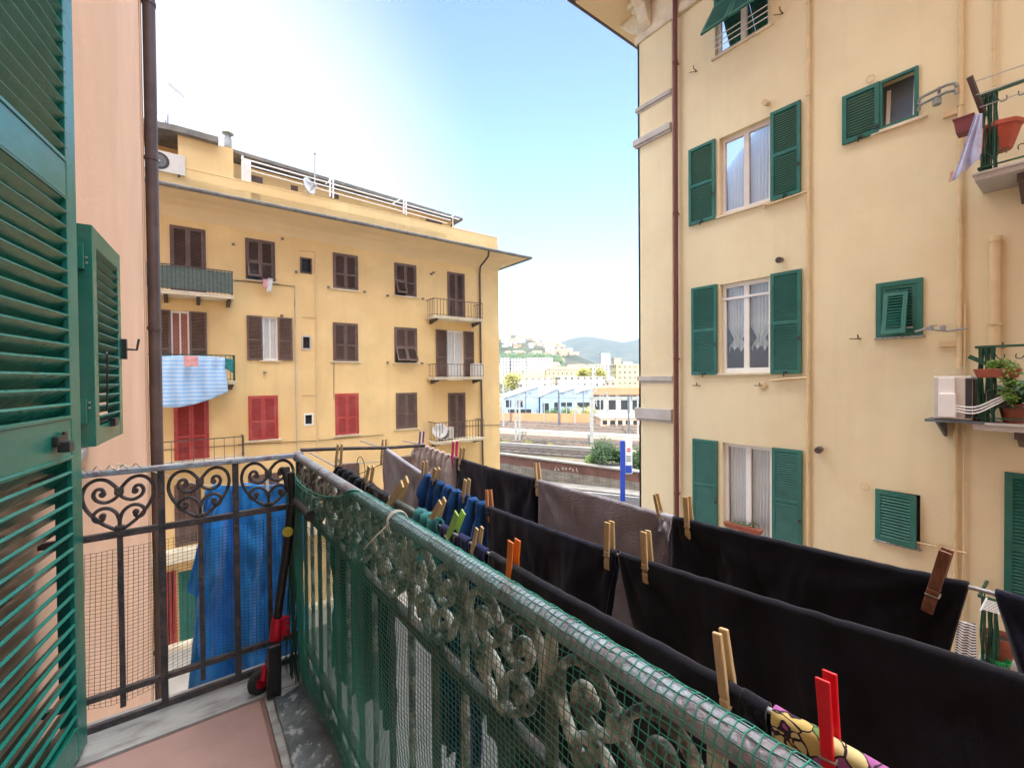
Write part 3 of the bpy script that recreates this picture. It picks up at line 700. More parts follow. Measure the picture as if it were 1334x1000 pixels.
garment('printed_cloth', 'yellow, mauve and green printed cloth with dark outlines held by the red peg', 'clothing', 1, 1009, 1200, .30, 'cloth_print', 3, .010, seed=20, tl=-.02, r=.0075)

# blue garment outside the end rail
bm_ = MB(); nu, nv = 110, 40; YB = 1.95; verts = []
top = [(268, 640), (280, 630), (300, 633), (320, 629), (345, 632), (375, 629), (398, 634)]
bot = [(243, 925), (262, 925), (300, 893), (325, 892), (350, 878), (375, 866), (398, 850)]
def pl(pts, s):
    t = s * (len(pts) - 1); i = min(int(t), len(pts) - 2); f = t - i
    return lerp(pts[i][0], pts[i + 1][0], f), lerp(pts[i][1], pts[i + 1][1], f)
for i in range(nu):
    s = i / (nu - 1); a = P(*pl(top, s), Y=YB); b = P(*pl(bot, s), Y=YB)
    for j in range(nv + 1):
        v = j / nv; p = a.lerp(b, v); env = .35 + .65 * min(1, v * 3)
        f = math.sin(s * 17 + 2.4 * math.sin(v * 2.6) + .5) * .5 + math.sin(s * 39 + v * 5) * .15 + .9 * noise.noise(V((s * 5 + v, v * 2.8, 4))) + .3 * noise.noise(V((s * 14, v * 9, 8)))
        if v < .06: f *= .5 + v * 8
        verts.append(p + V((0, .055 * f * env, 0)) + Z_ * (.01 * math.sin(s * 21) * v))
bm_.add(verts, [[i * (nv + 1) + j, i * (nv + 1) + j + 1, (i + 1) * (nv + 1) + j + 1, (i + 1) * (nv + 1) + j] for i in range(nu - 1) for j in range(nv)])
# sleeve-like flap on the left
fl = [P(262, 700, Y=YB + .03), P(268, 760, Y=YB + .03), P(252, 776, Y=YB + .03), P(243, 770, Y=YB + .03)]
bo_ = bm_.build('blue_towel', 'cloth_blue', smooth='all'); so = bo_.modifiers.new('solid', 'SOLIDIFY'); so.thickness = .004
tag(bo_, 'bright blue long towel hanging in folds just outside the end railing', 'towel')
sv = MB(); n_ = 14; vs = []
for i in range(n_):
    s = i / (n_ - 1)
    for j in range(n_):
        v = j / (n_ - 1); a = P(272, 650, Y=YB - .02).lerp(P(284, 650, Y=YB - .02), s); b = P(243, 772, Y=YB + .02).lerp(P(264, 778, Y=YB + .02), s)
        vs.append(a.lerp(b, v) + V((0, .012 * math.sin(s * 7 + v), 0)))
sv.add(vs, [[i * n_ + j, i * n_ + j + 1, (i + 1) * n_ + j + 1, (i + 1) * n_ + j] for i in range(n_ - 1) for j in range(n_ - 1)])
s3 = sv.build('sleeve', 'cloth_blue', bo_, smooth='all'); 
rp = MB(); rp.tube([P(150, 604, Y=YB), P(200, 614, Y=YB), P(262, 632, Y=YB), P(330, 632, Y=YB), P(410, 632, Y=YB)], .002, 6)
tag(rp.build('clothesline', 'rope', smooth=True), 'thin pale line strung beyond the end railing, carrying the blue towel', 'clothesline')

# ------------------------------------------------------------------ pegs
def peg(name, label, k, top, bot, m_, kind='wood', wid=.12, lean=.0, spread=1., skew=0., group='clothes pegs on the rods', xoff=0.):
    a = P(*top, X=LX[k] + xoff); b = P(*bot, X=LX[k] + xoff); ax = (a - b); L = ax.length; ax.normalize()
    ax = (ax + X_ * lean).normalized()
    side = (X_ - ax * X_.dot(ax)).normalized(); wd = ax.cross(side).normalized()
    piv = b + ax * (L * .36)
    o = thing(name, label, 'clothes peg', b.lerp(a, .36), group)
    w = L * wid * .8; th = L * .075
    for sgn in (-1, 1):
        mb = MB()
        # jaw to handle, tapered bar with a notch at the spring and a curved jaw
        prof_ = [(-.36, .030, .10), (-.30, .034, .105), (-.2, .036, .115), (-.13, .030, .085), (-.07, .034, .12), (0, .040, .12), (.02, .040, .09), (.05, .036, .115), (.3, .016, .10), (.62, .012, .082)] if kind == 'wood' else \
                [(-.36, .026, .07), (-.28, .03, .085), (-.12, .034, .10), (0, .04, .11), (.06, .036, .105), (.3, .035, .09), (.62, .04, .09)]
        tb = {h: i_ for h, i_, o_ in prof_}; prof_i = tb.get; sec = []
        for h, i_, o_ in prof_:
            i_ = i_ * .62 * spread + .0038 / L; o_ = i_ + (o_ - prof_i(h)) * .62
            ww = w / 2 * (1 if kind == 'wood' else (.85 + .25 * max(0, h)))
            c0 = piv + ax * (h * L) + wd * (sgn * skew * L * max(0, h))
            sec.append([c0 + side * (sgn * i_ * L) - wd * ww, c0 + side * (sgn * i_ * L) + wd * ww, c0 + side * (sgn * o_ * L) + wd * ww, c0 + side * (sgn * o_ * L) - wd * ww])
        base = []
        vs = [p for s_ in sec for p in s_]; fs = []
        for i in range(len(sec) - 1):
            for j in range(4): fs.append([i * 4 + j, i * 4 + (j + 1) % 4, i * 4 + 4 + (j + 1) % 4, i * 4 + 4 + j])
        fs.append([3, 2, 1, 0]); e = (len(sec) - 1) * 4; fs.append([e, e + 1, e + 2, e + 3])
        mb.add(vs, fs); mb.build('prong', m_, o, bevel=L * .012)
    sp_ = MB(); pts = []
    for i in range(40):
        t_ = i / 39 * math.pi * 6; pts.append(piv + wd * ((i / 39 - .5) * w * 1.15) + side * (math.cos(t_) * L * .032) + ax * (math.sin(t_) * L * .032))
    sp_.tube(pts, L * .013, 6)
    for sgn in (-1, 1):
        e = piv + wd * (sgn * w * .56)
        sp_.tube([e, e + side * (sgn * (L * .07 + .0038)) - ax * L * .07, e + side * (sgn * (L * .07 + .004)) - ax * L * .08 - wd * (sgn * w * 1.1)], L * .012, 6)
    sp_.build('spring', 'spring', o, smooth='all')
    return o
peg('clothes_peg', 'purple plastic peg on the taupe knit, farthest rod', 3, (550, 561), (547, 596), 'peg_purple', 'plastic')
peg('clothes_peg', 'hot pink plastic peg between taupe knit and black cloth', 3, (593, 574), (591, 609), 'peg_pink', 'plastic', spread=1.3, wid=.2)
peg('clothes_peg', 'pale wooden peg right beside the hot pink peg', 3, (603, 582), (600, 612), 'wood_peg', wid=.2)
peg('clothes_peg', 'wooden peg leaning back at the start of the grey mauve towel', 3, (694, 602), (703, 646), 'wood_peg', lean=.15, wid=.14)
peg('clothes_peg', 'wooden peg at the right end of the grey mauve towel, near the red downpipe', 3, (855, 642), (863, 680), 'wood_peg', wid=.16, lean=-.05)
peg('clothes_peg', 'wooden peg at the left end of the long black garment, before the red downpipe', 3, (895, 645), (899, 701), 'wood_peg', wid=.16)
peg('clothes_peg', 'broad dark brown wooden peg tilted to the right, largest peg on the farthest rod', 3, (1236, 712), (1209, 794), 'wood_peg_brown', wid=.17, lean=-.1)
peg('clothes_peg', 'greyish wooden peg seen edge on at the left end of the light grey shirt', 2, (501, 571), (499, 606), 'wood_peg', wid=.12)
peg('clothes_peg', 'wooden peg at the left end of the denim blue garment', 2, (554, 600), (552, 634), 'wood_peg', wid=.2)
peg('clothes_peg', 'second wooden peg from the left on the denim blue garment', 2, (570, 609), (563, 642), 'wood_peg', wid=.2, spread=1.2)
peg('clothes_peg', 'tallest pale wooden peg on the right half of the denim blue garment', 2, (609, 623), (604, 664), 'wood_peg', wid=.18)
peg('clothes_peg', 'orange tinted wooden peg where denim meets the black cloth', 2, (633, 637), (639, 680), 'wood_peg_orange', wid=.18, lean=.1)
peg('clothes_peg', 'pale wooden peg on the middle rod, just left of the gap between two black cloths', 2, (794, 678), (794, 740), 'wood_peg', wid=.17)
peg('clothes_peg', 'pale wooden peg on the middle rod, just right of the gap between two black cloths', 2, (841, 690), (845, 758), 'wood_peg', wid=.17)
peg('clothes_peg', 'wooden peg at the far end of the nearest rod on the crumpled black garment', 1, (443, 577), (440, 612), 'wood_peg', wid=.2)
peg('clothes_peg', 'wooden peg leaning left on the narrow long black garment, second on the nearest rod', 1, (484, 606), (477, 642), 'wood_peg', wid=.18)
peg('clothes_peg', 'wooden peg tilted far over on the teal cloth, above the grey handrail', 1, (528, 626), (509, 664), 'wood_peg', wid=.2, spread=1.6, skew=.06)
peg('clothes_peg', 'wooden peg poking up behind the bunched bright teal garment', 1, (577, 651), (562, 686), 'wood_peg', wid=.2, spread=1.5, skew=.05)
peg('clothes_peg', 'lime green plastic peg on the nearest rod', 1, (600, 666), (583, 712), 'peg_lime', 'plastic', wid=.2)
peg('clothes_peg', 'wooden peg on the nearest rod between the lime green peg and the orange peg', 1, (625, 686), (617, 732), 'wood_peg', wid=.16, spread=1.2)
peg('clothes_peg', 'bright orange plastic peg on the nearest rod', 1, (670, 702), (666, 772), 'peg_orange', 'plastic', wid=.2)
peg('clothes_peg', 'largest pale wooden peg, before the black sock in the lower right', 1, (938, 818), (956, 958), 'wood_peg', wid=.115)
peg('clothes_peg', 'bright red plastic peg clipped on the printed cloth', 1, (1076, 876), (1086, 1024), 'peg_red', 'plastic', wid=.15, spread=1.35)
tp = MB(); tp.obox(P(348, 632, Y=YB - .012), X_, Y_, Z_, .007, .004, .022, taper=.6); tp.obox(P(348, 632, Y=YB + .012), X_, Y_, Z_, .007, .004, .022, taper=.6); tp.obox(P(348, 629, Y=YB), X_, Y_, Z_, .005, .012, .004)
tag(tp.build('clothes_peg', 'white_paint', bevel=.001), 'small white plastic peg on top of the blue towel', 'clothes peg')
# wire loops of a hanger by the far black garment
hg = MB(); c0 = P(470, 603, X=LX[1] + .08)
hg.tube([c0 + V((0, .05 * math.cos(a / 10 * math.pi), .045 * math.sin(a / 10 * math.pi) - .02)) for a in range(0, 14)], .0014, 6)
hg.tube([P(462, 620, X=LX[1] + .08), P(500, 603, X=LX[1] + .08)], .0014, 6)
tag(hg.build('wire_loop', 'cable', smooth=True), 'thin dark curved wire loop beside the crumpled black garment', 'wire')
# ================================================================== helpers for far facades
def balcony(root, x0, x1, yw, proj, zf, rh, nb, m_rail, brackets=3, slab_m='cream', label=None):
    """on a facade y=yw looking to -Y"""
    s = MB(); s.box(x0, x1, yw - proj, yw - .002, zf - .1, zf); s.box(x0 - .03, x1 + .03, yw - proj - .03, yw - .002, zf, zf + .035)
    b = s.build('balcony', slab_m, root, bevel=.01, label=label)
    for i in range(brackets):
        x = lerp(x0 + .2, x1 - .2, i / max(1, brackets - 1))
        MB().prism([(x, yw, zf - .1), (x, yw - proj * .85, zf - .1), (x, yw - proj * .8, zf - .17), (x, yw, zf - .32)], X_ * .12).build('bracket', 'dark_iron', b)
    r = MB(); pr = yw - proj + .04
    cor = [(x0 + .04, yw), (x0 + .04, pr), (x1 - .04, pr), (x1 - .04, yw)]
    for a, c in zip(cor[:-1], cor[1:]):
        for z, t in ((zf + rh, .035), (zf + .1, .02)): r.bar((*a, z), (*c, z), t, t)
    r.build('top_rail', m_rail, b)
    for i in range(nb + 1):
        x = lerp(x0 + .04, x1 - .04, i / nb); q = MB(); q.bar((x, pr, zf + .03), (x, pr, zf + rh), .018, .018); q.build('baluster', m_rail, b)
    for xx in (x0 + .04, x1 - .04):
        for k in range(1, 5): q = MB(); q.bar((xx, lerp(pr, yw, k / 5), zf + .03), (xx, lerp(pr, yw, k / 5), zf + rh), .018, .018); q.build('baluster', m_rail, b)
    return b
LY = 20.8
def LR(p0, p1, yt, yb):
    ym = (yt + yb) / 2
    return P(p0, ym, Y=LY).x, P(p1, ym, Y=LY).x, P(p0, yb, Y=LY).z, P(p0, yt, Y=LY).z
left = thing('yellow_building', 'long yellow apartment building with brown and red louvred shutters at the end of the street', 'building', (7, LY, 0))
lc = P(650, 450, Y=LY).x
L = {}
for nm, r_ in dict(a1=(222, 268, 293, 384), b1=(320, 358, 310, 363), c1=(434, 466, 329, 375), d1=(514, 542, 342, 384), e1=(583, 605, 354, 414), s1=(391, 406, 335, 355),
                   a2=(223, 247, 404, 496), b2=(342, 362, 412, 469), c2=(434, 466, 420, 470), d2=(514, 543, 426, 472), e2=(582, 604, 430, 495), s2=(393, 405, 437, 455),
                   a3=(227, 272, 519, 606), b3=(324, 362, 516, 574), c3=(437, 467, 513, 567), d3=(516, 543, 512, 559), e3=(584, 606, 512, 578), s3=(396, 408, 539, 554),
                   a4=(228, 262, 632, 712), b4=(324, 364, 620, 700), c4=(438, 468, 606, 668), d4=(517, 544, 596, 650), a5=(234, 257, 745, 860), a6=(216, 230, 745, 860), b5=(326, 366, 735, 860)).items():
    L[nm] = LR(*r_)
ztopwall = P(650, 353, Y=LY).z
mb = MB(); facade(mb, 'Y', LY, -9, lc, 0, ztopwall + 1.5, list(L.values()), .18, 1)
mb.quad((lc, LY, 0), (lc, 34, 0), (lc, 34, ztopwall + 1.5), (lc, LY, ztopwall + 1.5)); mb.quad((-9, 34, 0), (lc, 34, 0), (lc, 34, ztopwall + 1.5), (-9, 34, ztopwall + 1.5))
mb.quad((-9, LY, 0), (-9, 34, 0), (-9, 34, ztopwall + 1.5), (-9, LY, ztopwall + 1.5))
mb.build('wall', 'plaster_left', left)
# curved cove under the eave and gutter
gp = P(690, 335, Y=LY - 1.35); OV = 1.35; zg = gp.z
pro = [(0, ztopwall - .05), (.06, ztopwall + .12), (.2, ztopwall + .38), (.5, lerp(ztopwall, zg, .8)), (.9, zg - .1), (OV, zg - .06)]
cv = MB(); ox = gp.x - lc
loop = [[(-9, LY - o_, z) for o_, z in pro], [(lc + o_ / OV * ox, LY - o_, z) for o_, z in pro], [(lc + o_ / OV * ox, 34 + o_, z) for o_, z in pro]]
for A, B in zip(loop[:-1], loop[1:]):
    for i in range(len(pro) - 1): cv.quad(A[i], B[i], B[i + 1], A[i + 1])
cv.build('soffit', 'soffit', left, smooth='all')
rf = MB()
e0 = [(-9, LY - OV), (lc + ox, LY - OV), (lc + ox, 34 + OV)]; i0 = [(-9, LY - .1), (lc + .1, LY - .1), (lc + .1, 34.1)]
for k in range(2):
    rf.quad((*e0[k], zg - .02), (*e0[k + 1], zg - .02), (*i0[k + 1], zg + .38), (*i0[k], zg + .38)); rf.quad((*e0[k], zg - .06), (*e0[k + 1], zg - .06), (*e0[k + 1], zg - .02), (*e0[k], zg - .02))
rfo = rf.build('roof', 'roof_slate', left)
gt_ = MB(); gt_.tube([(-9, LY - OV - .06, zg - .03), (lc + ox + .06, LY - OV - .06, zg - .05), (lc + ox + .06, 35, zg - .03)], .085, 10); gt_.build('gutter', 'roof_slate', rfo, smooth=True)
# parapet above the eave
zp = P(651, 311, Y=LY).z
pp = MB(); pp.box(-9, lc - .02, LY + .0, LY + .3, ztopwall + 1.2, zp); pp.box(lc - .3, lc - .02, LY + .3, 34, ztopwall + 1.2, zp); pp.box(-9, lc - .01, LY - .01, LY + .33, zp, zp + .05)
pp.build('parapet', 'plaster_left', left, bevel=.01)
MB().box(-9, lc - .3, LY + .3, 34, ztopwall + 1.1, ztopwall + 1.2).build('terrace', 'concrete', left)
# attic storey: left block flush with the parapet, right block set back
ax1 = P(304, 210, Y=LY).x; za = P(304, 194, Y=LY).z
at = MB(); at.box(P(232, 210, Y=LY).x, ax1, LY + .02, 30, zp + .05, za); at.box(-9, P(232, 210, Y=LY).x, LY + 1.4, 30, zp + .05, za)
YA = 22.6; r0 = P(308, 195, Y=YA - .6); r1 = P(603, 284, Y=YA - .6)
at.prism([(ax1, YA, zp), (r1.x - .25, YA, zp), (r1.x - .25, YA, r1.z - .1), (ax1, YA, r0.z - .35)], Y_ * 9)
atc = at.build('attic', 'plaster_left', left)
for (p0, p1, yt, yb) in ((323, 342, 227, 235), (379, 388, 241, 247), (429, 441, 250, 257), (555, 576, 284, 290)):
    a = P(p0, yt, Y=YA - .02); b = P(p1, yt, Y=YA - .02); c = P(p0, yb, Y=YA - .02)
    MB().box(a.x, b.x, YA - .03, YA + .02, c.z, a.z).build('window', 'brown_shutter', atc)
ar = MB(); ar.prism([(r0.x - .3, YA - .6, r0.z), (r1.x, YA - .6, r1.z), (r1.x, YA - .6, r1.z - .14), (r0.x - .3, YA - .6, r0.z - .14)], Y_ * 10)
ar.prism([(-9, LY + .9, za), (P(232, 200, Y=LY).x, LY - .25, za), (ax1 - .5, LY - .25, za - .02), (ax1 - .5, 30, za), (-9, 30, za)], Z_ * .22)
ar.build('attic_roof', 'roof_slate', left)
MB().tube([P(400, 442, Y=0.01) * 0 + V(p) for p in ((r1.x - .1, YA - .7, r1.z - .08), (r1.x - .55, YA - .5, r1.z - .35), (r1.x - .6, YA - .1, r1.z - .6), (r1.x - .6, YA - .05, zp + .1))], .05, 8).build('downpipe', 'brown_pipe', atc, smooth=True)
# white terrace rails
tr_ = MB(); YR = LY + .15
def TR(a, b, r=.032): tr_.tube([P(*a, Y=YR), P(*b, Y=YR)], r, 6)
TR((314, 206), (598, 286)); TR((316, 213), (587, 287)); TR((322, 221), (583, 291), .025)
for x, y0, y1 in ((316, 203, 237), (430, 232, 256), (434, 232, 258), (526, 255, 279), (529, 256, 280)): TR((x, y0), (x, y1), .04)
for a, b in (((424, 240), (433, 233)), ((511, 266), (527, 256)), ((587, 283), (600, 276)), ((590, 283), (590, 296))): TR(a, b, .025)
tr_.build('terrace_railing', 'white_paint', left, smooth=True)
MB().box(P(320, 216, Y=YR).x - .1, P(326, 216, Y=YR).x + .05, LY + .35, LY + .8, P(320, 236, Y=YR).z, P(320, 205, Y=YR).z).build('panel', 'white_paint', left)
# ---- windows
def lwin(key, m_, kind='closed', frame_m=None):
    x0, x1, z0, z1 = L[key]; w = x1 - x0; h = z1 - z0
    g = MB(); g.box(x0, x1, LY + .14, LY + .17, z0, z1); wn = g.build('window', 'glass_dark' if kind != 'bath' else 'glass_dark', left)
    if kind == 'closed' or kind == 'awning' or kind == 'half':
        fr = MB(); fr.bar((x0 + .02, LY - .01, z0), (x0 + .02, LY - .01, z1), .05, .06); fr.bar((x1 - .02, LY - .01, z0), (x1 - .02, LY - .01, z1), .05, .06); fr.bar((x0, LY - .012, z1 - .02), (x1, LY - .012, z1 - .02), .05, .06)
        fr.build('frame', m_, wn)
        for q in (0, 1):
            s = MB(); hw = w / 2 - .05
            if kind == 'closed' or (kind == 'half' and q == 1):
                leaf(s, (x0 + .045 + q * hw, LY - .02, z0 + .01), X_, Z_, -Y_, hw - .01, h - .05, t=.045, st=.07, rails=(0, .42, 1), pitch=.052, slat_t=.009, tilt=44)
            else:
                leaf(s, (x0 + .045 + q * hw, LY - .02, z0 + h * .44), X_, Z_, -Y_, hw - .01, h * .56 - .05, t=.045, st=.07, rails=(0, 1), pitch=.052, slat_t=.009, tilt=44)
                ang = R(26); v = V((0, math.sin(ang), math.cos(ang))); hh = h * .42
                top_ = V((x0 + .045 + q * hw, LY - .03, z0 + h * .43))
                leaf(s, top_ - v * hh, X_, v, -v.cross(X_).normalized() if False else V((0, -math.cos(ang), math.sin(ang))), hw - .01, hh, t=.045, st=.07, rails=(0, 1), pitch=.052, slat_t=.009, tilt=44)
            s.build('shutter', m_, wn)
    elif kind == 'open':
        fr = MB()
        for xx in (x0 + .03, x1 - .03, (x0 + x1) / 2): fr.bar((xx, LY + .11, z0), (xx, LY + .11, z1), .06, .05)
        for zz in (z0 + .04, z1 - .04): fr.bar((x0, LY + .112, zz), (x1, LY + .112, zz), .05, .08)
        fr.build('frame', 'white_paint', wn)
        lwid = (P(363, 440, Y=LY).x * 0 + w * .98) if key != 'e2' else w * .62
        for q in (0, 1):
            s = MB(); xx = x0 - lwid - .0 if q == 0 else x1
            leaf(s, (xx, LY - .04, z0), X_, Z_, -Y_, lwid, h, t=.045, st=.07, rails=(0, .45, 1), pitch=.052, slat_t=.009, tilt=44); s.build('shutter', m_, wn)
    elif kind == 'bath':
        fr = MB(); 
        for xx in (x0 + .02, x1 - .02): fr.bar((xx, LY + .0, z0), (xx, LY + .0, z1), .07, .06)
        for zz in (z0 + .02, z1 - .02): fr.bar((x0, LY + .002, zz), (x1, LY + .002, zz), .06, .07)
        fr.build('frame', frame_m or 'plaster_right_trim', wn)
    if key[0] in 'bcds' and key[0] != 's':
        MB().box(x0 - .12, x1 + .12, LY - .07, LY + .02, z0 - .06, z0 - .004).build('sill', 'cream', wn, bevel=.008)
    return wn
for k in ('a1', 'c1', 'e1', 'c2', 'd3', 'e3', 'a4', 'b4', 'c4', 'd4'): lwin(k, 'brown_shutter')
for k in ('d1',): lwin(k, 'brown_shutter', 'half')
lwin('d2', 'brown_shutter', 'awning'); lwin('b1', 'brown_shutter', 'half')
for k in ('a3', 'b3', 'c3'): lwin(k, 'red_shutter')
wa = lwin('a2', 'brown_shutter', 'open'); wb = lwin('b2', 'brown_shutter', 'open'); we = lwin('e2', 'brown_shutter', 'open')
for k, m_ in (('s1', 'brown_shutter'), ('s2', 'plaster_right_trim'), ('s3', 'white_paint')): lwin(k, m_, 'bath', m_)
lwin('a5', 'green_shutter'); lwin('a6', 'red_shutter'); lwin('b5', 'green_shutter')
x0, x1, z0, z1 = L['a2']; MB().box(x0, x1, LY + .128, LY + .138, z0, z1).build('pane', 'brick_reflect', wa)  # brick reflection painted into the pane colour
for k, wn in (('b2', wb), ('e2', we)):
    x0, x1, z0, z1 = L[k]; c = MB(); n_ = 30
    for i in range(n_):
        a = lerp(x0, x1, i / n_); b = lerp(x0, x1, (i + 1) / n_); fa = .012 * math.sin(i * 1.3); fb = .012 * math.sin((i + 1) * 1.3)
        c.quad((a, LY + .125 + fa, z0), (b, LY + .125 + fb, z0), (b, LY + .125 + fb, z1), (a, LY + .125 + fa, z1))
    c.build('curtain', 'curtain', wn, smooth='all')
# balconies
b0 = P(305, 386, Y=LY - .9); b1_ = balcony(left, P(205, 380, Y=LY - .9).x - 1, b0.x, LY, .9, b0.z, P(305, 354, Y=LY - .9).z - b0.z, 26, 'dark_iron', 4)
pn = MB(); pn.box(P(205, 380, Y=LY - .9).x - .9, b0.x - .06, LY - .845, LY - .84, b0.z + .12, b0.z + .9); pn.build('screen', 'cloth_greygreen', b1_)
b0 = P(308, 497, Y=LY - .9); b2_ = balcony(left, P(205, 480, Y=LY - .9).x - 1, b0.x, LY, .9, b0.z, 1.0, 22, 'green_metal', 3)
for tp_, bt, x_l, x_r in ((388, 411, 565, 630), (474, 492, 567, 631), (551, 577, 568, 632)):
    a = P(x_l, bt, Y=LY - .9); b = P(x_r, bt, Y=LY - .9)
    balcony(left, a.x, b.x, LY, .9, a.z, P(x_l, tp_, Y=LY - .9).z - a.z, 16, 'brown_pipe', 2)
b0 = P(320, 600, Y=LY - .9); balcony(left, P(200, 600, Y=LY - .9).x - .5, b0.x, LY, .8, P(250, 604, Y=LY - .9).z, .85, 10, 'brown_pipe', 2)
# ledges over the ground floor
for y0, y1, d_ in ((716, 732, .45), (838, 850, .3)):
    z1 = P(240, y0, Y=LY - d_).z; z0 = P(240, y1, Y=LY - d_).z; MB().box(-9, lc + .02, LY - d_, LY - .002, z0, z1).build('cornice', 'cream', left, bevel=.03)
# downpipes and conduits
dp = MB(); dp.tube([P(637, 326, Y=LY - 1.3), P(636, 334, Y=LY - 1.1), P(626, 347, Y=LY - .2), P(625, 356, Y=LY - .1), P(626, 440, Y=LY - .1), P(629, 600, Y=LY - .1), P(630, 700, Y=LY - .1)], .055, 8)
dp.build('downpipe', 'brown_pipe', left, smooth=True)
def cond(pts, r=.02, m_='beige_pipe', off=.03, nm='conduit'):
    q = MB(); q.tube([P(*p, Y=LY - off) for p in pts], r, 6); q.build(nm, m_, left, smooth=True)
cond([(411, 330), (412, 420), (413, 520), (414, 590)], .03); cond([(389, 326), (411, 328)], .02); cond([(384, 372), (385, 470), (387, 590)], .018, 'plaster_right_trim'); cond([(304, 365), (384, 373), (384, 400)], .015, 'cable')
cond([(310, 579), (410, 574), (500, 566)], .012, 'cable'); cond([(393, 412), (411, 413)], .015); cond([(394, 514), (412, 514)], .015)
cond([(435, 472), (435, 520)], .01, 'cable'); cond([(213, 586), (320, 579)], .012, 'cable'); cond([(652, 553), (570, 556)], .012, 'cable', .03)
cond([(208, 243), (330, 263), (440, 283)], .015, 'beige_pipe', 1.28)
for (x, y) in ((368, 311), (386, 354), (304, 318), (428, 374), (475, 380), (505, 385), (551, 389), (562, 357), (565, 355), (367, 411), (345, 485), (505, 472), (550, 473), (562, 577)):
    MB().obox(P(x, y, Y=LY - .04), X_, Y_, Z_, .05, .05, .04).build('wall_hook', 'roof_slate', left)

# ---- things on and at the yellow building
def ac_unit(name, label, c, ux, out, w=.8, h=.58, d=.3, fan=True, group=None, m_='ac_white'):
    c = V(c); o = thing(name, label, 'air conditioner', c, group)
    b = MB(); b.obox(c + Z_ * (h / 2), ux, out, Z_, w / 2, d / 2, h / 2); b.build('casing', m_, o, bevel=.015)
    if fan:
        f = MB(); fc = c + Z_ * (h / 2) + out * (d / 2 + .004) - ux * (w * .12)
        f.lathe(fc, [(.001, .0), (.04, .01), (.05, .0)], 20, axis=out); 
        for k in range(1, 6): f.tube([fc + out * .008 + ux * (k * .042 * math.cos(a * math.pi / 12)) + Z_ * (k * .042 * math.sin(a * math.pi / 12)) for a in range(24)], .005, 4, closed=True)
        g = MB(); g.lathe(fc - out * .002, [(.001, 0), (h * .42, 0), (h * .42, .003), (.001, .003)], 28, axis=out); gg = g.build('fan_opening', 'grille', o); f.build('fan_guard', m_, gg)
    l_ = MB()
    for s in (-1, 1): l_.obox(c + ux * (s * w * .35) - Z_ * .03, ux, out, Z_, .03, d * .6, .03)
    l_.build('foot', 'black_plastic', o)
    return o
ca = P(214, 226, Y=LY + .1); ac_unit('air_conditioner', 'white air conditioner with round fan on the parapet of the yellow building, left end', ca, X_, -Y_, 1.25, .75, .35)
ca = P(585, 577, Y=LY - .5); ac_unit('air_conditioner', 'white air conditioner on the lowest balcony of the yellow building, under the satellite dish', (P(580, 570, Y=LY - .5).x, LY - .5, P(568, 577, Y=LY - .9).z + .1), X_, -Y_, .85, .6, .3)
def sat_dish(label, c, aim, r, pole, m_='dish'):
    c = V(c); aim = V(aim).normalized(); o = thing('satellite_dish', label, 'satellite dish', c - Z_ * pole)
    d = MB(); d.lathe(c, [(.001, 0), (r * .3, .02 * r), (r * .6, .08 * r), (r * .85, .17 * r), (r, .25 * r), (r * .985, .26 * r), (r * .6, .1 * r), (.001, .02 * r)], 24, axis=aim, cap=False); d.build('reflector', m_, o, smooth='all')
    a = MB(); a.tube([c - Z_ * r * .8, c + aim * r * 1.0 - Z_ * r * .3], .02, 6); a.obox(c + aim * r - Z_ * r * .28, aim, aim.orthogonal(), aim.cross(aim.orthogonal()), .08, .04, .04); a.build('arm', 'antenna', o)
    p = MB(); p.tube([c - aim * .08 + Z_ * .02, c - aim * .12 - Z_ * .1, c - aim * .12 - Z_ * pole], .025, 8); p.build('mast', 'antenna', o); return o
sat_dish('small satellite dish on the lowest balcony of the yellow building, above the air conditioner', P(573, 561, Y=LY - .75), (-.4, -1, .25), .38, .7)
sat_dish('satellite dish behind the white terrace railing on the yellow building', P(401, 243, Y=LY + .1), (.8, -1, .3), .36, .5)
sat_dish('satellite dish on the roof at the left end of the yellow building, under the antenna', P(213, 156, Y=24), (-1, -.6, .3), .36, .9)
an = thing('tv_antenna', 'thin television antenna standing on the roof at the left end of the yellow building', 'antenna', P(219, 172, Y=24))
q = MB(); q.tube([P(219, 175, Y=24), P(218, 107, Y=24)], .03, 6); q.build('mast', 'antenna', an)
q = MB(); q.tube([P(218, 108, Y=24), P(240, 126, Y=24)], .02, 6); q.tube([P(218, 129, Y=24), P(229, 119, Y=24)], .015, 6)
for k in range(7): c = P(220 + k * 3, 109.5 + k * 2.5, Y=24); q.tube([c - V((.1, .4, 0)), c + V((.1, .4, 0))], .01, 4)
q.build('boom', 'antenna', an)
ms = thing('antenna_mast', 'plain thin metal mast with a small knob behind the white terrace railing', 'mast', P(410, 250, Y=LY + .3))
q = MB(); q.tube([P(410, 252, Y=LY + .3), P(410, 202, Y=LY + .3)], .03, 8); q.build('pole', 'antenna', ms); MB().sphere(P(410, 200, Y=LY + .3), .06, 6).build('cap', 'antenna', ms)
cp = thing('chimney_pot', 'metal chimney pot with cowl on the attic roof of the yellow building', 'chimney', P(297, 190, Y=LY + 1))
c = P(297, 192, Y=LY + 1); q = MB(); q.lathe(c, [(.14, 0), (.14, .35), (.11, .4), (.11, .55)], 12); q.build('flue', 'mast_metal', cp, smooth=True)
q = MB(); q.lathe(c + Z_ * .55, [(.22, 0), (.2, .05), (.05, .14)], 12); q.build('cowl', 'mast_metal', cp, smooth=True)
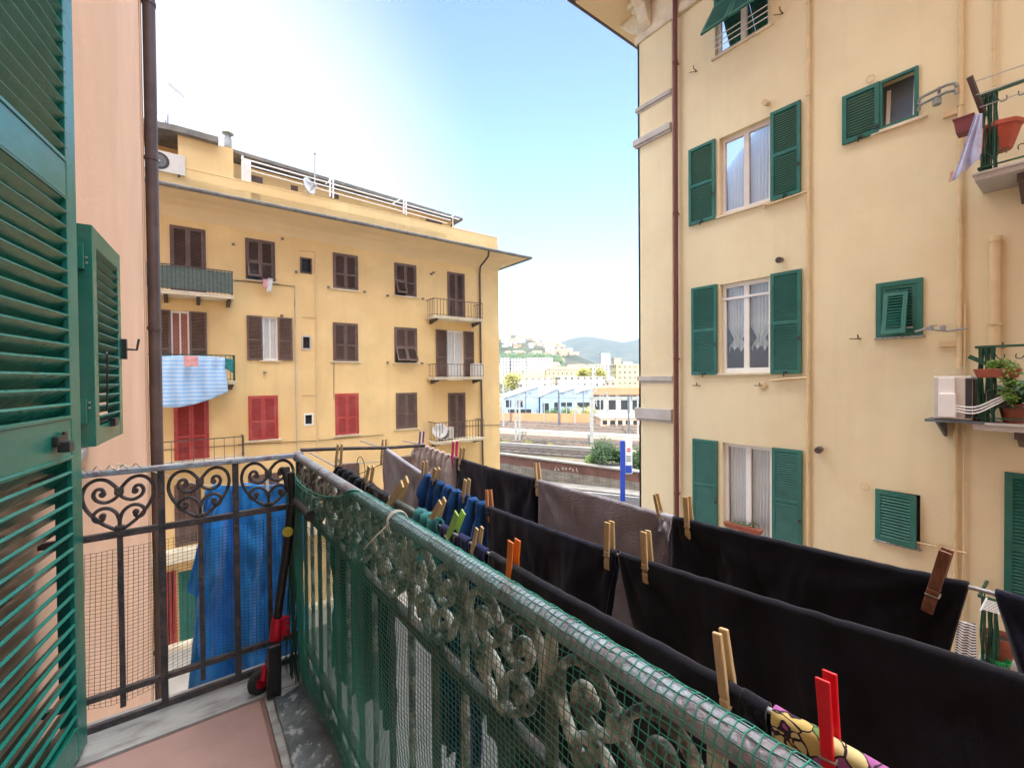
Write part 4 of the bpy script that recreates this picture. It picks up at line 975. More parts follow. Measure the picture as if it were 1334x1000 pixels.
# striped sheet and cloths over the second balcony
def hang(name, label, cat, tp_, bt, Y, m_, folds=3, amp=.05, thick=.01, nu=50, nv=24, X=None, ax=None, bend=0., seed=0.):
    mb = MB(); vs = []
    for i in range(nu):
        s = i / (nu - 1); a = P(*pl(tp_, s), Y=Y) if X is None else P(*pl(tp_, s), X=X); b = P(*pl(bt, s), Y=Y) if X is None else P(*pl(bt, s), X=X)
        nn = Y_ if X is None else X_
        for j in range(nv + 1):
            v = j / nv; f = math.sin(s * folds * 6.28 + seed + math.sin(v * 3)) * .6 + .6 * noise.noise(V((s * folds * 1.3, v * 2, seed)))
            vs.append(a.lerp(b, v) + nn * (amp * f * min(1, v * 3 + .15) - bend * math.sin(v * 3.14)))
    mb.add(vs, [[i * (nv + 1) + j, i * (nv + 1) + j + 1, (i + 1) * (nv + 1) + j + 1, (i + 1) * (nv + 1) + j] for i in range(nu - 1) for j in range(nv)])
    o = mb.build(name, m_, smooth='all'); so = o.modifiers.new('solid', 'SOLIDIFY'); so.thickness = thick; tag(o, label, cat); return o
hang('bed_sheet', 'large light blue striped sheet hanging over the second balcony of the yellow building', 'sheet', [(205, 464), (240, 463), (270, 464), (293, 466)], [(205, 530), (230, 531), (252, 527), (275, 520), (297, 510)], LY - 1.0, 'sheet_stripe', 5, .09, bend=.02)
hang('towel', 'small pink towel lying over the top of the light blue striped sheet', 'towel', [(239, 463), (258, 464)], [(240, 477), (259, 477)], LY - 1.25, 'cloth_pinkish', 1, .02)
hang('towel', 'pale green and blue towel at the right end of the striped sheet balcony', 'towel', [(290, 466), (304, 468)], [(291, 478), (304, 486)], LY - 1.0, 'cloth_teal', 1, .03)
hang('cloth', 'small pink cloth hanging under the top floor shutters with one leaf open', 'clothing', [(342, 363), (350, 364)], [(343, 374), (349, 376)], LY - .3, 'cloth_pinkish', 1, .02)
hang('cloth', 'small white cloth hanging beside the pink cloth on the yellow building', 'clothing', [(349, 362), (356, 363)], [(347, 380), (353, 380)], LY - .32, 'cloth_white', 1, .02)
dr = MB(); dr.tube([P(342, 363, Y=LY), P(342, 363, Y=LY - .5)], .012, 5); dr.tube([P(360, 364, Y=LY), P(360, 364, Y=LY - .5)], .012, 5)
for k in range(3): dr.tube([P(342, 363, Y=LY - .2 - k * .12), P(361, 364, Y=LY - .2 - k * .12)], .008, 5)
tag(dr.build('clothes_rack', 'cable'), 'little wire clothes rack below the top floor window with the small cloths', 'clothes rack')
# box + potted plant on the balconies
bx = MB(); zf = P(567, 492, Y=LY - .9).z; c = P(622, 485, Y=LY - .5); bx.box(c.x - .35, c.x + .25, LY - .7, LY - .3, zf + .03, zf + .75)
tag(bx.build('storage_box', 'ac_white', bevel=.03), 'pale plastic storage box on the middle balcony of the yellow building', 'box')
# ================================================================== right building
BX = 8.9
def RP(px, py, off=0.): return P(px, py, X=BX - off)
def RR(p0, p1, yt, yb, ref=None):
    """left column p0, right column p1; heights measured at column ref (default p0)"""
    r_ = ref or p0
    return RP(p1, yt).y, RP(p0, yt).y, RP(r_, yb).z, RP(r_, yt).z
right = thing('apartment_building', 'pale yellow apartment building with dark green shutters across the street', 'building', (BX, 0, 0))
yc = RP(836, 400).y
wins = {'A': RR(937, 1004, 181, 282), 'B': RR(938, 1003, 371, 486), 'C': RR(941, 1005, 576, 694), 'D': RR(931, 1002, -60, 76),
        'E': RR(1146, 1197, 108, 171), 'F': RR(1142, 1203, 370, 440), 'G': RR(1141, 1199, 636, 701), 'Hd': RR(1309, 1440, 614, 800), 'Id': RR(1345, 1470, 330, 552)}
# heights: the three stacked windows share storey spacing
print({k: [round(x, 2) for x in v] for k, v in wins.items()})
ztop = EYE + 8.05
mb = MB(); facade(mb, 'X', BX, -30, yc, 0, ztop, [v for k, v in wins.items()], .22, 1)
mb.quad((BX, yc, 0), (24, yc, 0), (24, yc, ztop), (BX, yc, ztop)); mb.quad((24, -30, 0), (24, yc, 0), (24, yc, ztop), (24, -30, ztop)); mb.quad((BX, -30, 0), (24, -30, 0), (24, -30, ztop), (BX, -30, ztop))
mb.build('wall', 'plaster_right', right)
yp = RP(878, 400).y
pi_ = MB(); pi_.box(BX - .05, BX - .001, yp, yc + .05, 0, ztop); pi_.box(BX - .05, BX + 14, yc + .001, yc + .05, 0, ztop)
pil = pi_.build('corner_pilaster', 'plaster_right', right)
for yt, yb, o_ in ((137, 142, .1), (179, 187, .14), (490, 496, .09), (531, 545, .13)):
    z1 = P(836, yt, X=BX - .1).z; z0 = P(836, yb, X=BX - .1).z
    m_ = MB(); m_.box(BX - o_, BX - .05, yp, yc + o_, z0, z1); m_.box(BX - .049, BX + 14, yc + .05, yc + o_, z0, z1); m_.box(BX - o_ + .03, BX - .05, yp, yc + o_ - .03, z0 - .05, z0); m_.build('moulding', 'plaster_right_trim', pil, bevel=.012)
# entablature, eave, brackets
fz = MB()
for z0, z1, o_ in ((ztop - .12, ztop + .06, .1), (ztop + .06, ztop + .62, .06), (ztop + .62, ztop + .74, .14), (ztop + .74, ztop + .86, .22)):
    fz.box(BX - o_, 24 + o_, -30, yc + o_, z0, z1)
fz.build('frieze', 'cream', right, bevel=.015)
ev = P(750, 8, X=BX - 1.2); zs = EYE + 9.0
sf = MB(); sf.box(BX - 1.2, 25, -30, ev.y, zs - .02, zs + .06); sf.build('soffit', 'soffit', right)
for i in range(14):
    y = yc - .35 - i * 1.1; b = MB(); b.prism([(BX - .06, y, ztop + .08), (BX - .2, y, ztop + .2), (BX - .32, y, ztop + .5), (BX - .85, y, ztop + .8), (BX - .95, y, zs - .02), (BX - .06, y, zs - .02)], Y_ * .26); b.build('bracket', 'cream', right, bevel=.02)
for i in range(9):
    x = BX + .2 + i * 1.1; b = MB(); b.prism([(x, yc + .06, ztop + .08), (x, yc + .2, ztop + .2), (x, yc + .32, ztop + .5), (x, yc + .7, ztop + .8), (x, yc + .8, zs - .02), (x, yc + .06, zs - .02)], X_ * .26); b.build('bracket', 'cream', right, bevel=.02)
rf = MB(); rf.box(BX - 1.25, 25.1, -30, ev.y + .05, zs + .06, zs + .14); e4 = [(BX - 1.25, -30), (BX - 1.25, ev.y + .05), (25, ev.y + .05), (25, -30)]
rf.add([(*p, zs + .14) for p in e4] + [(16.5, -26, zs + 2.6), (16.5, 0, zs + 2.6)], [[0, 1, 5, 4], [1, 2, 5], [2, 3, 4, 5], [3, 0, 4]])
r2 = rf.build('roof', 'roof_slate', right)
gt_ = MB(); gt_.tube([(BX - 1.3, -30, zs + .1), (BX - 1.3, ev.y + .1, zs + .1), (25, ev.y + .1, zs + .1)], .085, 10); gt_.build('gutter', 'brown_pipe', r2, smooth=True)
# pipes
def rpipe(nm, pts, r, m_, off=.06, parent=right):
    q = MB(); q.tube([RP(a, b, off) for a, b in pts], r, 10); return q.build(nm, m_, parent, smooth=True)
zr = [RP(880, 100, .12).y]
q = MB(); q.tube([(BX - .13, zr[0], z) for z in (0, 5, 10, 15, zs - .4)] + [(BX - .6, zr[0], zs - .1), (BX - 1.2, zr[0], zs + .05)], .05, 14); rp_ = q.build('downpipe', 'red_pipe', right, smooth=True)
for z in (EYE + 6.9, EYE + 3.6, EYE + .4, EYE - 2.6):
    q = MB(); q.tube([(BX - .13, zr[0], z - .02), (BX - .13, zr[0], z + .02)], .06, 14); q.bar((BX, zr[0], z), (BX - .13, zr[0], z), .03, .02); q.build('pipe_clamp', 'red_pipe', rp_)
def vpipe(px, z0, z1, r, m_='beige_pipe', off=.05, nm='pipe'):
    y = RP(px, 400, off).y; q = MB(); q.tube([(BX - off, y, lerp(z0, z1, k / 6)) for k in range(7)], r, 10); o = q.build(nm, m_, right, smooth=True)
    n_ = int((z1 - z0) / 1.6)
    for k in range(n_):
        zz = z0 + .5 + k * 1.6; c = MB(); c.tube([(BX - off, y, zz - .012), (BX - off, y, zz + .012)], r * 1.35, 8); c.build('pipe_clamp', m_, o)
    return o
vpipe(1053, 0, ztop, .028); vpipe(1250, EYE + .1, ztop, .03); vpipe(1246, 0, EYE - .55, .024); vpipe(1257, 0, EYE + 1, .012)
vpipe(1296, RP(1296, 470).z, RP(1296, 316).z, .055); vpipe(1293, RP(1293, 115).z, ztop, .018)
y = RP(1296, 400, .05).y; q = MB(); z = RP(1296, 316).z; q.tube([(BX - .05, y, z), (BX - .05, y, z + .07)], .066, 12); q.build('pipe_cap', 'beige_pipe', right, smooth=True)
rpipe('pipe', [(1052, 249), (1026, 258), (1003, 266), (996, 266), (995, 272)], .02, 'beige_pipe'); rpipe('pipe', [(1052, 492), (1028, 493), (1004, 496)], .02, 'beige_pipe')
# ---- windows
def rwin(key, nm='window', curtain=None, frame_m='white_paint', room='room_dark', transom=False, red=False):
    y0, y1, z0, z1 = wins[key]
    bk = MB(); bk.box(BX + .55, BX + .57, y0 - .3, y1 + .3, z0 - .3, z1 + .3)
    wn = bk.build(nm, room, right)
    fr = MB(); xf = BX + .13; ym = (y0 + y1) / 2
    for yy, w_ in ((y0 + .035, .07), (y1 - .035, .07), (ym, .1)): fr.bar((xf, yy, z0), (xf, yy, z1), .06, w_, up=Y_)
    for zz, w_ in ((z0 + .05, .1), (z1 - .04, .08)): fr.bar((xf - .002, y0, zz), (xf - .002, y1, zz), .055, w_)
    if transom: fr.bar((xf - .03, y0, z1 - .3), (xf - .03, y1, z1 - .3), .04, .05)
    fr.build('frame', frame_m, wn, bevel=.006)
    MB().quad((xf + .01, y0, z0), (xf + .01, y1, z0), (xf + .01, y1, z1), (xf + .01, y0, z1)).build('pane', 'window_glass', wn)
    if curtain:
        for (a, b) in ((y0 + .06, ym - .03), (ym + .03, y1 - .06)):
            c = MB(); nu, nv = 44, 30; vs = []
            for i in range(nu):
                s = i / (nu - 1)
                for j in range(nv + 1):
                    v = j / nv; yy = lerp(a, b, s); zb = z0 + .06
                    if curtain == 'tied':
                        zb = z0 + .42 + .12 * abs(math.sin(s * 3 * math.pi)); pin = max(0, 1 - abs(v - .82) / .2); yy = lerp(yy, (a + b) / 2, pin * .62)
                        if v > .82: yy = lerp((a + b) / 2, lerp(a, b, s), .4 + (v - .82) * 3.3)
                    vs.append(V((xf + .09 + .018 * math.sin(s * 40 + math.sin(v * 4)) + (.03 * math.sin(s * 25 + v * 20) if curtain == 'tied' and v > .75 else 0), yy, lerp(z1 - .04, zb, v))))
            c.add(vs, [[i * (nv + 1) + j, i * (nv + 1) + j + 1, (i + 1) * (nv + 1) + j + 1, (i + 1) * (nv + 1) + j] for i in range(nu - 1) for j in range(nv)])
            c.build('curtain', 'curtain', wn, smooth='all')
    MB().box(BX - .05, BX + .12, y0 - .06, y1 + .06, z0 - .045, z0 - .003).build('sill', 'cream', wn, bevel=.006)
    return wn
wA = rwin('A', curtain='plain', frame_m='pink_white'); wB = rwin('B', curtain='tied', transom=True, room='room_red'); wC = rwin('C', curtain='plain'); wD = rwin('D', curtain=None)
def rleaf(wn, p0, p1, key=None, zz=None, rails=(0, .5, 1), off=.04, m_='green_shutter', catch=True):
    ya, yb = RP(p1, 400, off).y, RP(p0, 400, off).y; z0, z1 = zz or (wins[key][2] - .03, wins[key][3] + .02)
    s = MB(); leaf(s, (BX - off, ya, z0), Y_, Z_, -X_, yb - ya, z1 - z0, t=.042, st=.06, rails=rails, pitch=.042, slat_t=.007, tilt=49)
    o = s.build('shutter', m_, wn)
    if catch:
        q = MB(); c = V((BX - off - .03, (ya + yb) / 2, z0 + .03)); q.obox(c, X_, Y_, Z_, .02, .03, .02); q.obox(c + V((0, .02, -.04)), X_, Y_, Z_, .008, .008, .04); q.obox(V((BX - off - .03, ya + .03, (z0 + z1) / 2 - .3)), X_, Y_, Z_, .01, .02, .03); q.build('catch', 'black_plastic', o)
    return o
for wn, k, l0, l1, r0_, r1_ in ((wA, 'A', 898, 932, 1004, 1043), (wB, 'B', 901, 934, 1004, 1044), (wC, 'C', 902, 934, 1006, 1045)):
    rleaf(wn, l0, l1, k); rleaf(wn, r0_, r1_, k)
# D: top window with the lower shutter halves pushed out
y0, y1, z0, z1 = wins['D']; ym = (y0 + y1) / 2; zm = z0 + 1.0
for a, b in ((y0, ym - .01), (ym + .01, y1)):
    s = MB(); leaf(s, (BX - .02, a, zm), Y_, Z_, -X_, b - a, z1 - zm, t=.042, st=.06, rails=(0, 1), pitch=.045, slat_t=.008, tilt=49)
    ang = R(33); v = V((math.sin(ang), 0, math.cos(ang))); hh = .92; tp_ = V((BX - .04, a, zm - .01))
    leaf(s, tp_ - v * hh, Y_, v, V((-math.cos(ang), 0, math.sin(ang))), b - a, hh, t=.042, st=.06, rails=(0, 1), pitch=.045, slat_t=.008, tilt=49)
    s.build('shutter', 'green_shutter', wD)
q = MB()
for k in range(3): q.tube([(BX - .1, y0 - .02, z0 + .1 + k * .11), (BX - .1, y1 + .02, z0 + .1 + k * .11)], .01, 6)
q.build('guard_rail', 'white_paint', wD)
# E: bathroom window, tilted casement and one green leaf
def rframe(wn, key, m_, w_=.05, off=.0):
    y0, y1, z0, z1 = wins[key]; fr = MB(); x = BX - off
    for yy in (y0 + w_ / 2, y1 - w_ / 2): fr.bar((x, yy, z0), (x, yy, z1), .06, w_, up=Y_)
    for zz in (z0 + w_ / 2, z1 - w_ / 2): fr.bar((x, y0 + w_, zz), (x, y1 - w_, zz), .056, w_)
    return fr.build('frame', m_, wn, bevel=.004)
def backing(key, room='room_dark', nm='window', d=.2):
    y0, y1, z0, z1 = wins[key]; b = MB(); b.box(BX + d, BX + d + .02, y0, y1, z0, z1); return b.build(nm, room, right)
wE = backing('E', 'mast_dark'); rframe(wE, 'E', 'green_shutter', .045, .015)
y0, y1, z0, z1 = wins['E']; ang = R(7); v = V((-math.sin(-ang), 0, math.cos(ang))); v = V((-math.sin(ang), 0, math.cos(ang)))
fr = MB(); o_ = V((BX + .15, y0 + .07, z0 + .06)); w_, h_ = (y1 - y0) - .14, (z1 - z0) - .14; vv = V((.12, 0, 1)).normalized(); nn = Y_.cross(vv)
for q_ in (0, w_): fr.bar(o_ + Y_ * q_, o_ + Y_ * q_ + vv * h_, .05, .05, up=Y_)
for q_ in (0, h_): fr.bar(o_ + vv * q_, o_ + vv * q_ + Y_ * w_, .045, .05)
fr.build('casement', 'white_paint', wE, bevel=.004)
MB().quad(o_, o_ + Y_ * w_, o_ + Y_ * w_ + vv * h_, o_ + vv * h_).build('pane', 'glass_blue', wE)
rleaf(wE, 1097, 1145, zz=(z0 - .03, z1 - .0), rails=(0, 1))
MB().box(BX - .06, BX + .1, y0 - .1, y1 + .1, z0 - .05, z0 - .003).build('sill', 'cream', wE, bevel=.006)
# F: closed shutter with the small flap pushed out ; G: closed leaf ajar
wF = backing('F'); rframe(wF, 'F', 'green_shutter', .07, .02); y0, y1, z0, z1 = wins['F']
s = MB(); leaf(s, (BX - .02, y0 + .07, z0 + .07), Y_, Z_, -X_, y1 - y0 - .14, z1 - z0 - .14, t=.03, st=.05, rails=(0, 1), pitch=.045, slat_t=.008, tilt=49)
ang = R(16); v = V((math.sin(ang), 0, math.cos(ang))); hh = (z1 - z0) * .78; tp_ = V((BX - .05, y0 + .16, z1 - .18)); leaf(s, tp_ - v * hh, Y_, v, V((-math.cos(ang), 0, math.sin(ang))), (y1 - y0) - .27, hh, t=.035, st=.055, rails=(0, 1), pitch=.045, slat_t=.008, tilt=48)
s.build('shutter', 'green_shutter', wF); q = MB(); q.tube([(BX - .06, y0 + .1, z0 + .12), (BX - .12, y1 - .12, z0 + .14)], .012, 6); q.build('stay_bar', 'mast_metal', wF)
MB().box(BX - .05, BX + .1, y0 - .02, y1 + .02, z0 - .035, z0 - .003).build('sill', 'marble', wF, bevel=.004)
wG = backing('G'); y0, y1, z0, z1 = wins['G']; s = MB(); an_ = R(10); u_ = V((-math.sin(an_), -math.cos(an_), 0))
leaf(s, V((BX - .01, y1, z0)), u_, Z_, V((-math.cos(an_), math.sin(an_), 0)), (y1 - y0) - .02, z1 - z0, t=.035, st=.07, rails=(0, 1), pitch=.045, slat_t=.008, tilt=48); s.build('shutter', 'green_shutter', wG)
MB().box(BX - .05, BX + .1, y0 - .02, y1 + .02, z0 - .035, z0 - .003).build('sill', 'marble', wG, bevel=.004)
for k in ('Hd', 'Id'):
    wH = backing(k, nm='balcony_door'); y0, y1, z0, z1 = wins[k]; ym = (y0 + y1) / 2
    for a, b in ((y0, ym - .01), (ym + .01, y1)):
        s = MB(); leaf(s, (BX - .01, a, z0), Y_, Z_, -X_, b - a, z1 - z0, t=.042, st=.075, rails=(0, .48, 1), pitch=.045, slat_t=.008, tilt=49); s.build('shutter', 'green_shutter', wH)
# small wall fittings (parts of the building)
for (px, py) in ((1001, 136), (1019, 339), (1070, 584)):
    c = RP(px, py, .0); q = MB(); q.tube([c, c - X_ * .1], .03, 12); q.tube([c - X_ * .06, c - X_ * .16 - Z_ * .02], [.05, .055], 14); q.build('vent_hood', 'beige_pipe' if px < 1010 else 'brown_pipe', right, smooth=True)
for (px, py) in ((1134, 103), (1127, 633)):
    c = RP(px, py, .05); q = MB(); q.tube([c + Y_ * (.055 * math.cos(a * .4)) + Z_ * (.055 * math.sin(a * .4)) for a in range(16)], .009, 6, closed=True); q.build('cable_ring', 'beige_pipe', right)
for (px, py) in ((908, 93), (1020, 18), (1121, 441), (1308, 452), (994, 502), (912, 502)):
    c = RP(px, py, .0); q = MB(); q.tube([c, c - X_ * .12, c - X_ * .14 + Z_ * .06], .01, 6); q.tube([c, c + Y_ * .12 - X_ * .1], .008, 6); q.build('wall_hook', 'brown_pipe', right)
c = RP(994, 502, .01); q = MB(); q.lathe(c, [(.07, 0), (.075, .02), (.05, .03)], 18, axis=-X_); q.build('vent_cap', 'beige_pipe', right)
for (px, py, w_) in ((1241, 147, .1), (1236, 448, .1)):
    c = RP(px, py, .03); MB().obox(c, X_, Y_, Z_, .03, w_, .04).build('junction_box', 'beige_pipe', right, bevel=.006)
def meter(p, lab):
    c = RP(*p, .12); q = MB(); q.tube([c + Y_ * .25, c + Y_ * .12 + Z_ * .04, c, c - Y_ * .1 - Z_ * .02, c - Y_ * .3], .016, 8)
    for k in (-.05, .08): q.lathe(c + Y_ * k, [(.035, 0), (.035, .06)], 10)
    q.obox(c + Y_ * .05 + Z_ * .07, X_, Y_, Z_, .01, .04, .008); q.build('gas_tap', 'mast_metal', right, smooth=True)
meter((1222, 430), ''); 
c = RP(1221, 130, .1); q = MB()
for dz in (0, .1): q.tube([c + V((0, .2, dz - .06)), c + V((-.04, .18, dz)), c + V((-.04, -.1, dz + .04)), c + V((0, -.18, dz + .04)), c + V((0, -.2, dz - .02))], .022, 8)
q.tube([c + V((0, -.02, -.02)), c + V((0, -.02, .17))], .02, 8); q.lathe(c + V((-.02, .0, -.08)), [(.05, 0), (.05, .07), (.03, .09)], 12); q.build('gas_tap', 'mast_metal', right, smooth=True)
c = RP(1221, 712, .06); q = MB(); q.tube([c + Y_ * .35, c, c - Y_ * .3], .016, 8); q.lathe(c, [(.03, 0), (.03, .05)], 10); q.build('gas_tap', 'beige_pipe', right)
# ---- balconies of the right building
def rbal(zf, pxl, proj, nm_label, post_net=True):
    y1 = RP(pxl, 400, 0).y; y0 = y1 - 4.2; x0 = BX - proj
    s = MB(); s.box(x0, BX - .002, y0, y1, zf - .09, zf); s.box(x0 - .02, BX - .002, y0, y1 + .02, zf - .025, zf + .01); b = s.build('balcony', 'plaster_right_trim', right, bevel=.008)
    for k in range(3):
        yy = y1 - .35 - k * 1.5; MB().prism([(BX, yy, zf - .09), (x0 + .12, yy, zf - .09), (x0 + .14, yy, zf - .19), (x0 + .3, yy, zf - .16), (BX, yy, zf - .34)], -Y_ * .14).build('bracket', 'brown_pipe', b)
    r = MB(); zt = zf + .98; cor = [(BX, y1 - .03), (x0 + .03, y1 - .03), (x0 + .03, y0 + .03)]
    for a, c in zip(cor[:-1], cor[1:]):
        for z, t in ((zt, .03), (zf + .07, .018)): r.bar((*a, z), (*c, z), t, t)
    r.build('top_rail', 'green_metal', b)
    for i in range(14):
        yy = y1 - .17 - i * .3; q = MB(); pts = [(x0 + .03, yy, zf + .07 + k * .91 / 16) for k in range(17)]
        q.tube(pts, [.008 if k % 2 else .013 for k in range(17)], 6)
        for sg in (-1, 1):
            for zz, dz in ((zf + .09, 1), (zt - .02, -1)):
                q.tube(catmull([V((x0 + .03, yy, zz + dz * .02)), V((x0 + .03, yy + sg * .05, zz + dz * .13)), V((x0 + .03, yy + sg * .1, zz + dz * .13)), V((x0 + .03, yy + sg * .1, zz + dz * .08))], 4), .006, 5)
        q.build('baluster', 'green_metal', b, smooth=True)
    for i in range(1, 3):
        q = MB(); q.bar((lerp(x0 + .03, BX, i / 3), y1 - .03, zf + .07), (lerp(x0 + .03, BX, i / 3), y1 - .03, zt), .014, .014); q.build('baluster', 'green_metal', b)
    # gathered green net on the corner post
    q = MB(); rnd = random.Random(3)
    for k in range(30):
        ph = k * 1.7; xx = x0 + .03 + rnd.uniform(-.01, .06); yy = y1 - .05 - rnd.uniform(0, .14)
        q.tube([(xx + .012 * math.sin(ph + z_ * 5), yy + .012 * math.cos(ph * 2 + z_ * 6), zf + .02 + z_ * .96) for z_ in [i / 10 for i in range(11)]], .006, 4)
    q.build('net_roll', 'green_metal', b)
    return x0, y0, y1, zt, b
up = rbal(EYE + 2.57, 1280, .7, ''); md = rbal(EYE - .63, 1279, .7, ''); lo = rbal(EYE - 3.85, 1284, .7, '')
x0, y0, y1, zt, b = up
q = MB(); q.bar(P(1281, 148, X=x0 + .03), P(1263, 100, X=x0 - .25), .05, .05); q.build('support_arm', 'brown_pipe', b, bevel=.005)
q = MB()
for k in range(3): q.tube([P(1266 + k * 5, 108 + k * 16, X=x0 - .2 + k * .06), P(1400, 62 + k * 18, X=x0 - .2 + k * .06)], .006, 5)
q.build('drying_line', 'wire', b)
def pot(name, label, c, r, h, m_, parent_plant=None, oct=False, tilt=None):
    o = thing(name, label, 'plant pot', c); q = MB(); n_ = 8 if oct else 20
    q.lathe(c, [(r * .6, 0), (r * .95, h * .75), (r * 1.08, h * .76), (r * 1.1, h), (r * .98, h), (r * .95, h * .85)], n_, axis=tilt or Z_, cap=False); q.lathe(V(c) + Z_ * 0, [(r * .6, 0), (.001, .002)], n_, cap=False); q.build('pot', m_, o, smooth=not oct)
    q = MB(); q.lathe(V(c) + Z_ * (h * .84), [(r * .94, 0), (.001, .02)], n_, cap=False); q.build('soil', 'soil', o); return o
c = P(1303, 197, X=x0 + .22); o_ = thing('plant_pot', 'big octagonal red plastic pot behind the upper balcony railing at the right edge', 'plant pot', c)
q = MB(); q.lathe(c, [(.11, -.0), (.19, .27), (.21, .27), (.21, .33), (.19, .33)], 8, axis=Z_); q.build('pot', 'terracotta_red', o_, bevel=.006)
c = P(1257, 166, X=x0 - .05); o_ = thing('planter_box', 'small dark red planter hanging outside the upper balcony beside the lilac cloth', 'planter', c)
q = MB(); q.obox(c, Y_, X_, Z_, .07, .09, .09, taper=1.3); q.build('box', 'pot_purple', o_, bevel=.008); q = MB(); q.obox(c + Z_ * .095, Y_, X_, Z_, .1, .125, .01); q.build('rim', 'pot_purple', o_, bevel=.004)
hang('flag_cloth', 'pale lilac cloth with white print hanging from the corner of the upper right balcony', 'cloth', [(1271, 148), (1280, 148)], [(1239, 236), (1250, 229), (1262, 217), (1277, 208)], None, 'cloth_lilac', 2, .05, X=x0 - .22, thick=.004)
hang('cloth', 'small pink rag at the corner of the upper right balcony behind the lilac cloth', 'cloth', [(1272, 168), (1281, 168)], [(1272, 202), (1279, 200)], None, 'cloth_pinkish', 1, .03, X=x0 - .03, thick=.004)
hang('cloth_tail', 'narrow pink tail below the lilac cloth', 'cloth', [(1238, 224), (1243, 222)], [(1236, 238), (1238, 237)], None, 'cloth_pinkish', 1, .01, X=x0 - .22, thick=.004)
# middle balcony: AC, hoses, plants
x0, y0, y1, zt, b = md
ca = V((BX - .42, RP(1248, 500, .42).y, P(1248, 545, X=BX - .42).z))
o_ = thing('air_conditioner', 'beige air conditioner on wall brackets beside the middle balcony of the pale yellow building', 'air conditioner', ca)
q = MB(); q.obox(ca + Z_ * .29 + Y_ * .02, Y_, X_, Z_, .19, .26, .29); q.build('casing', 'ac_white', o_, bevel=.02)
q = MB(); q.obox(ca + V((-.265, .07, .30)), Y_, X_, Z_, .08, .02, .26); q.build('side_panel', 'sign_white', o_, bevel=.006)
q = MB(); q.obox(ca + V((-.29, .06, .19)), Y_, X_, Z_, .085, .03, .16); q.build('valve_cover', 'sign_white', o_, bevel=.01)
q = MB(); q.obox(ca + V((-.262, -.135, .29)), Y_, X_, Z_, .03, .006, .26); q.build('grille', 'grille', o_)
q = MB(); q.obox(ca + V((0, -.175, .29)), Y_, X_, Z_, .01, .22, .25); q.build('grille', 'grille', o_)
q = MB(); q.obox(ca + V((.1, 0, -.02)), Y_, X_, Z_, .28, .42, .015); q.prism([ca + V((.42, .2, -.03)), ca + V((-.2, .2, -.03)), ca + V((.42, .2, -.3))], -Y_ * .03); q.build('bracket', 'mast_dark', o_)
q = MB()
for k in range(3): q.tube(catmull([ca + V((-.3, -.02, .12 + k * .035)), ca + V((-.3, -.2, .1 + k * .04)), ca + V((-.32, -.38, .22 + k * .035)), ca + V((-.3, -.52, .34 + k * .02))], 6), .010, 8)
q.build('hose', 'sign_white', o_, smooth=True)
q = MB(); c = P(1304, 521, X=x0 + .1); q.obox(c, Y_, X_, Z_, .12, .07, .1); q.build('connection_box', 'black_plastic', o_, bevel=.01)
q = MB(); q.bar(P(1262, 464, X=x0 + .0), P(1285, 474, X=x0 + .03), .05, .05); q.build('support_arm', 'green_metal', b)
def leaves(mb, c, R_, n, size, rnd, drop=False, squash=1.):
    for _ in range(n):
        d = V((rnd.gauss(0, 1), rnd.gauss(0, 1), rnd.gauss(0, 1))).normalized() * R_ * rnd.random() ** .4; d.z *= squash
        p = V(c) + d; a = V((rnd.uniform(-1, 1), rnd.uniform(-1, 1), rnd.uniform(-.7, .5))).normalized(); b = a.orthogonal().normalized(); s = size * rnd.uniform(.6, 1.3)
        mb.add([p, p + a * s * .5 + b * s * .28, p + a * s, p + a * s * .5 - b * s * .28], [[0, 1, 2, 3]])
rnd = random.Random(5)
c = P(1299, 486, X=x0 - .03); o_ = thing('hanging_planter', 'terracotta trough hooked on the middle balcony rail with a trailing light green vine', 'planter', c)
q = MB(); q.obox(c - Z_ * .0, Y_, X_, Z_, .17, .07, .055, taper=1.2); q.build('trough', 'terracotta', o_, bevel=.008)
q = MB()
for k in range(7): leaves(q, P(1290 + k * 3.2, 474 + rnd.uniform(-2, 3), X=x0 - .03), .06, 26, .05, rnd)
for k in range(16): leaves(q, P(1315 + 4 * math.sin(k), 476 + k * 3.0, X=x0 - .06), .085 - .002 * k, 34, .05, rnd)
q.build('vine', 'leaf_bright', o_)
c = P(1325, 552, X=x0 + .25); o_ = thing('potted_plant', 'agave in a terracotta pot on the middle balcony at the right edge', 'potted plant', c)
q = MB(); q.lathe(c, [(.12, 0), (.16, .2), (.18, .2), (.18, .25), (.15, .25)], 18); q.build('pot', 'terracotta', o_, smooth=True)
q = MB()
for k in range(13):
    a = k * 2.4; L_ = .38; d = V((math.cos(a), math.sin(a), 0)); s_ = V((-d.y, d.x, 0)); z_ = rnd.uniform(.1, .32)
    pts = [c + Z_ * .24 + d * (L_ * t_) + Z_ * (z_ * math.sin(t_ * 2.3)) for t_ in (0, .3, .6, .85, 1)]; ws = [.03, .045, .04, .02, .002]
    for i in range(4): q.quad(pts[i] - s_ * ws[i], pts[i] + s_ * ws[i], pts[i + 1] + s_ * ws[i + 1], pts[i + 1] - s_ * ws[i + 1])
q.build('leaves', 'leaf_agave', o_)
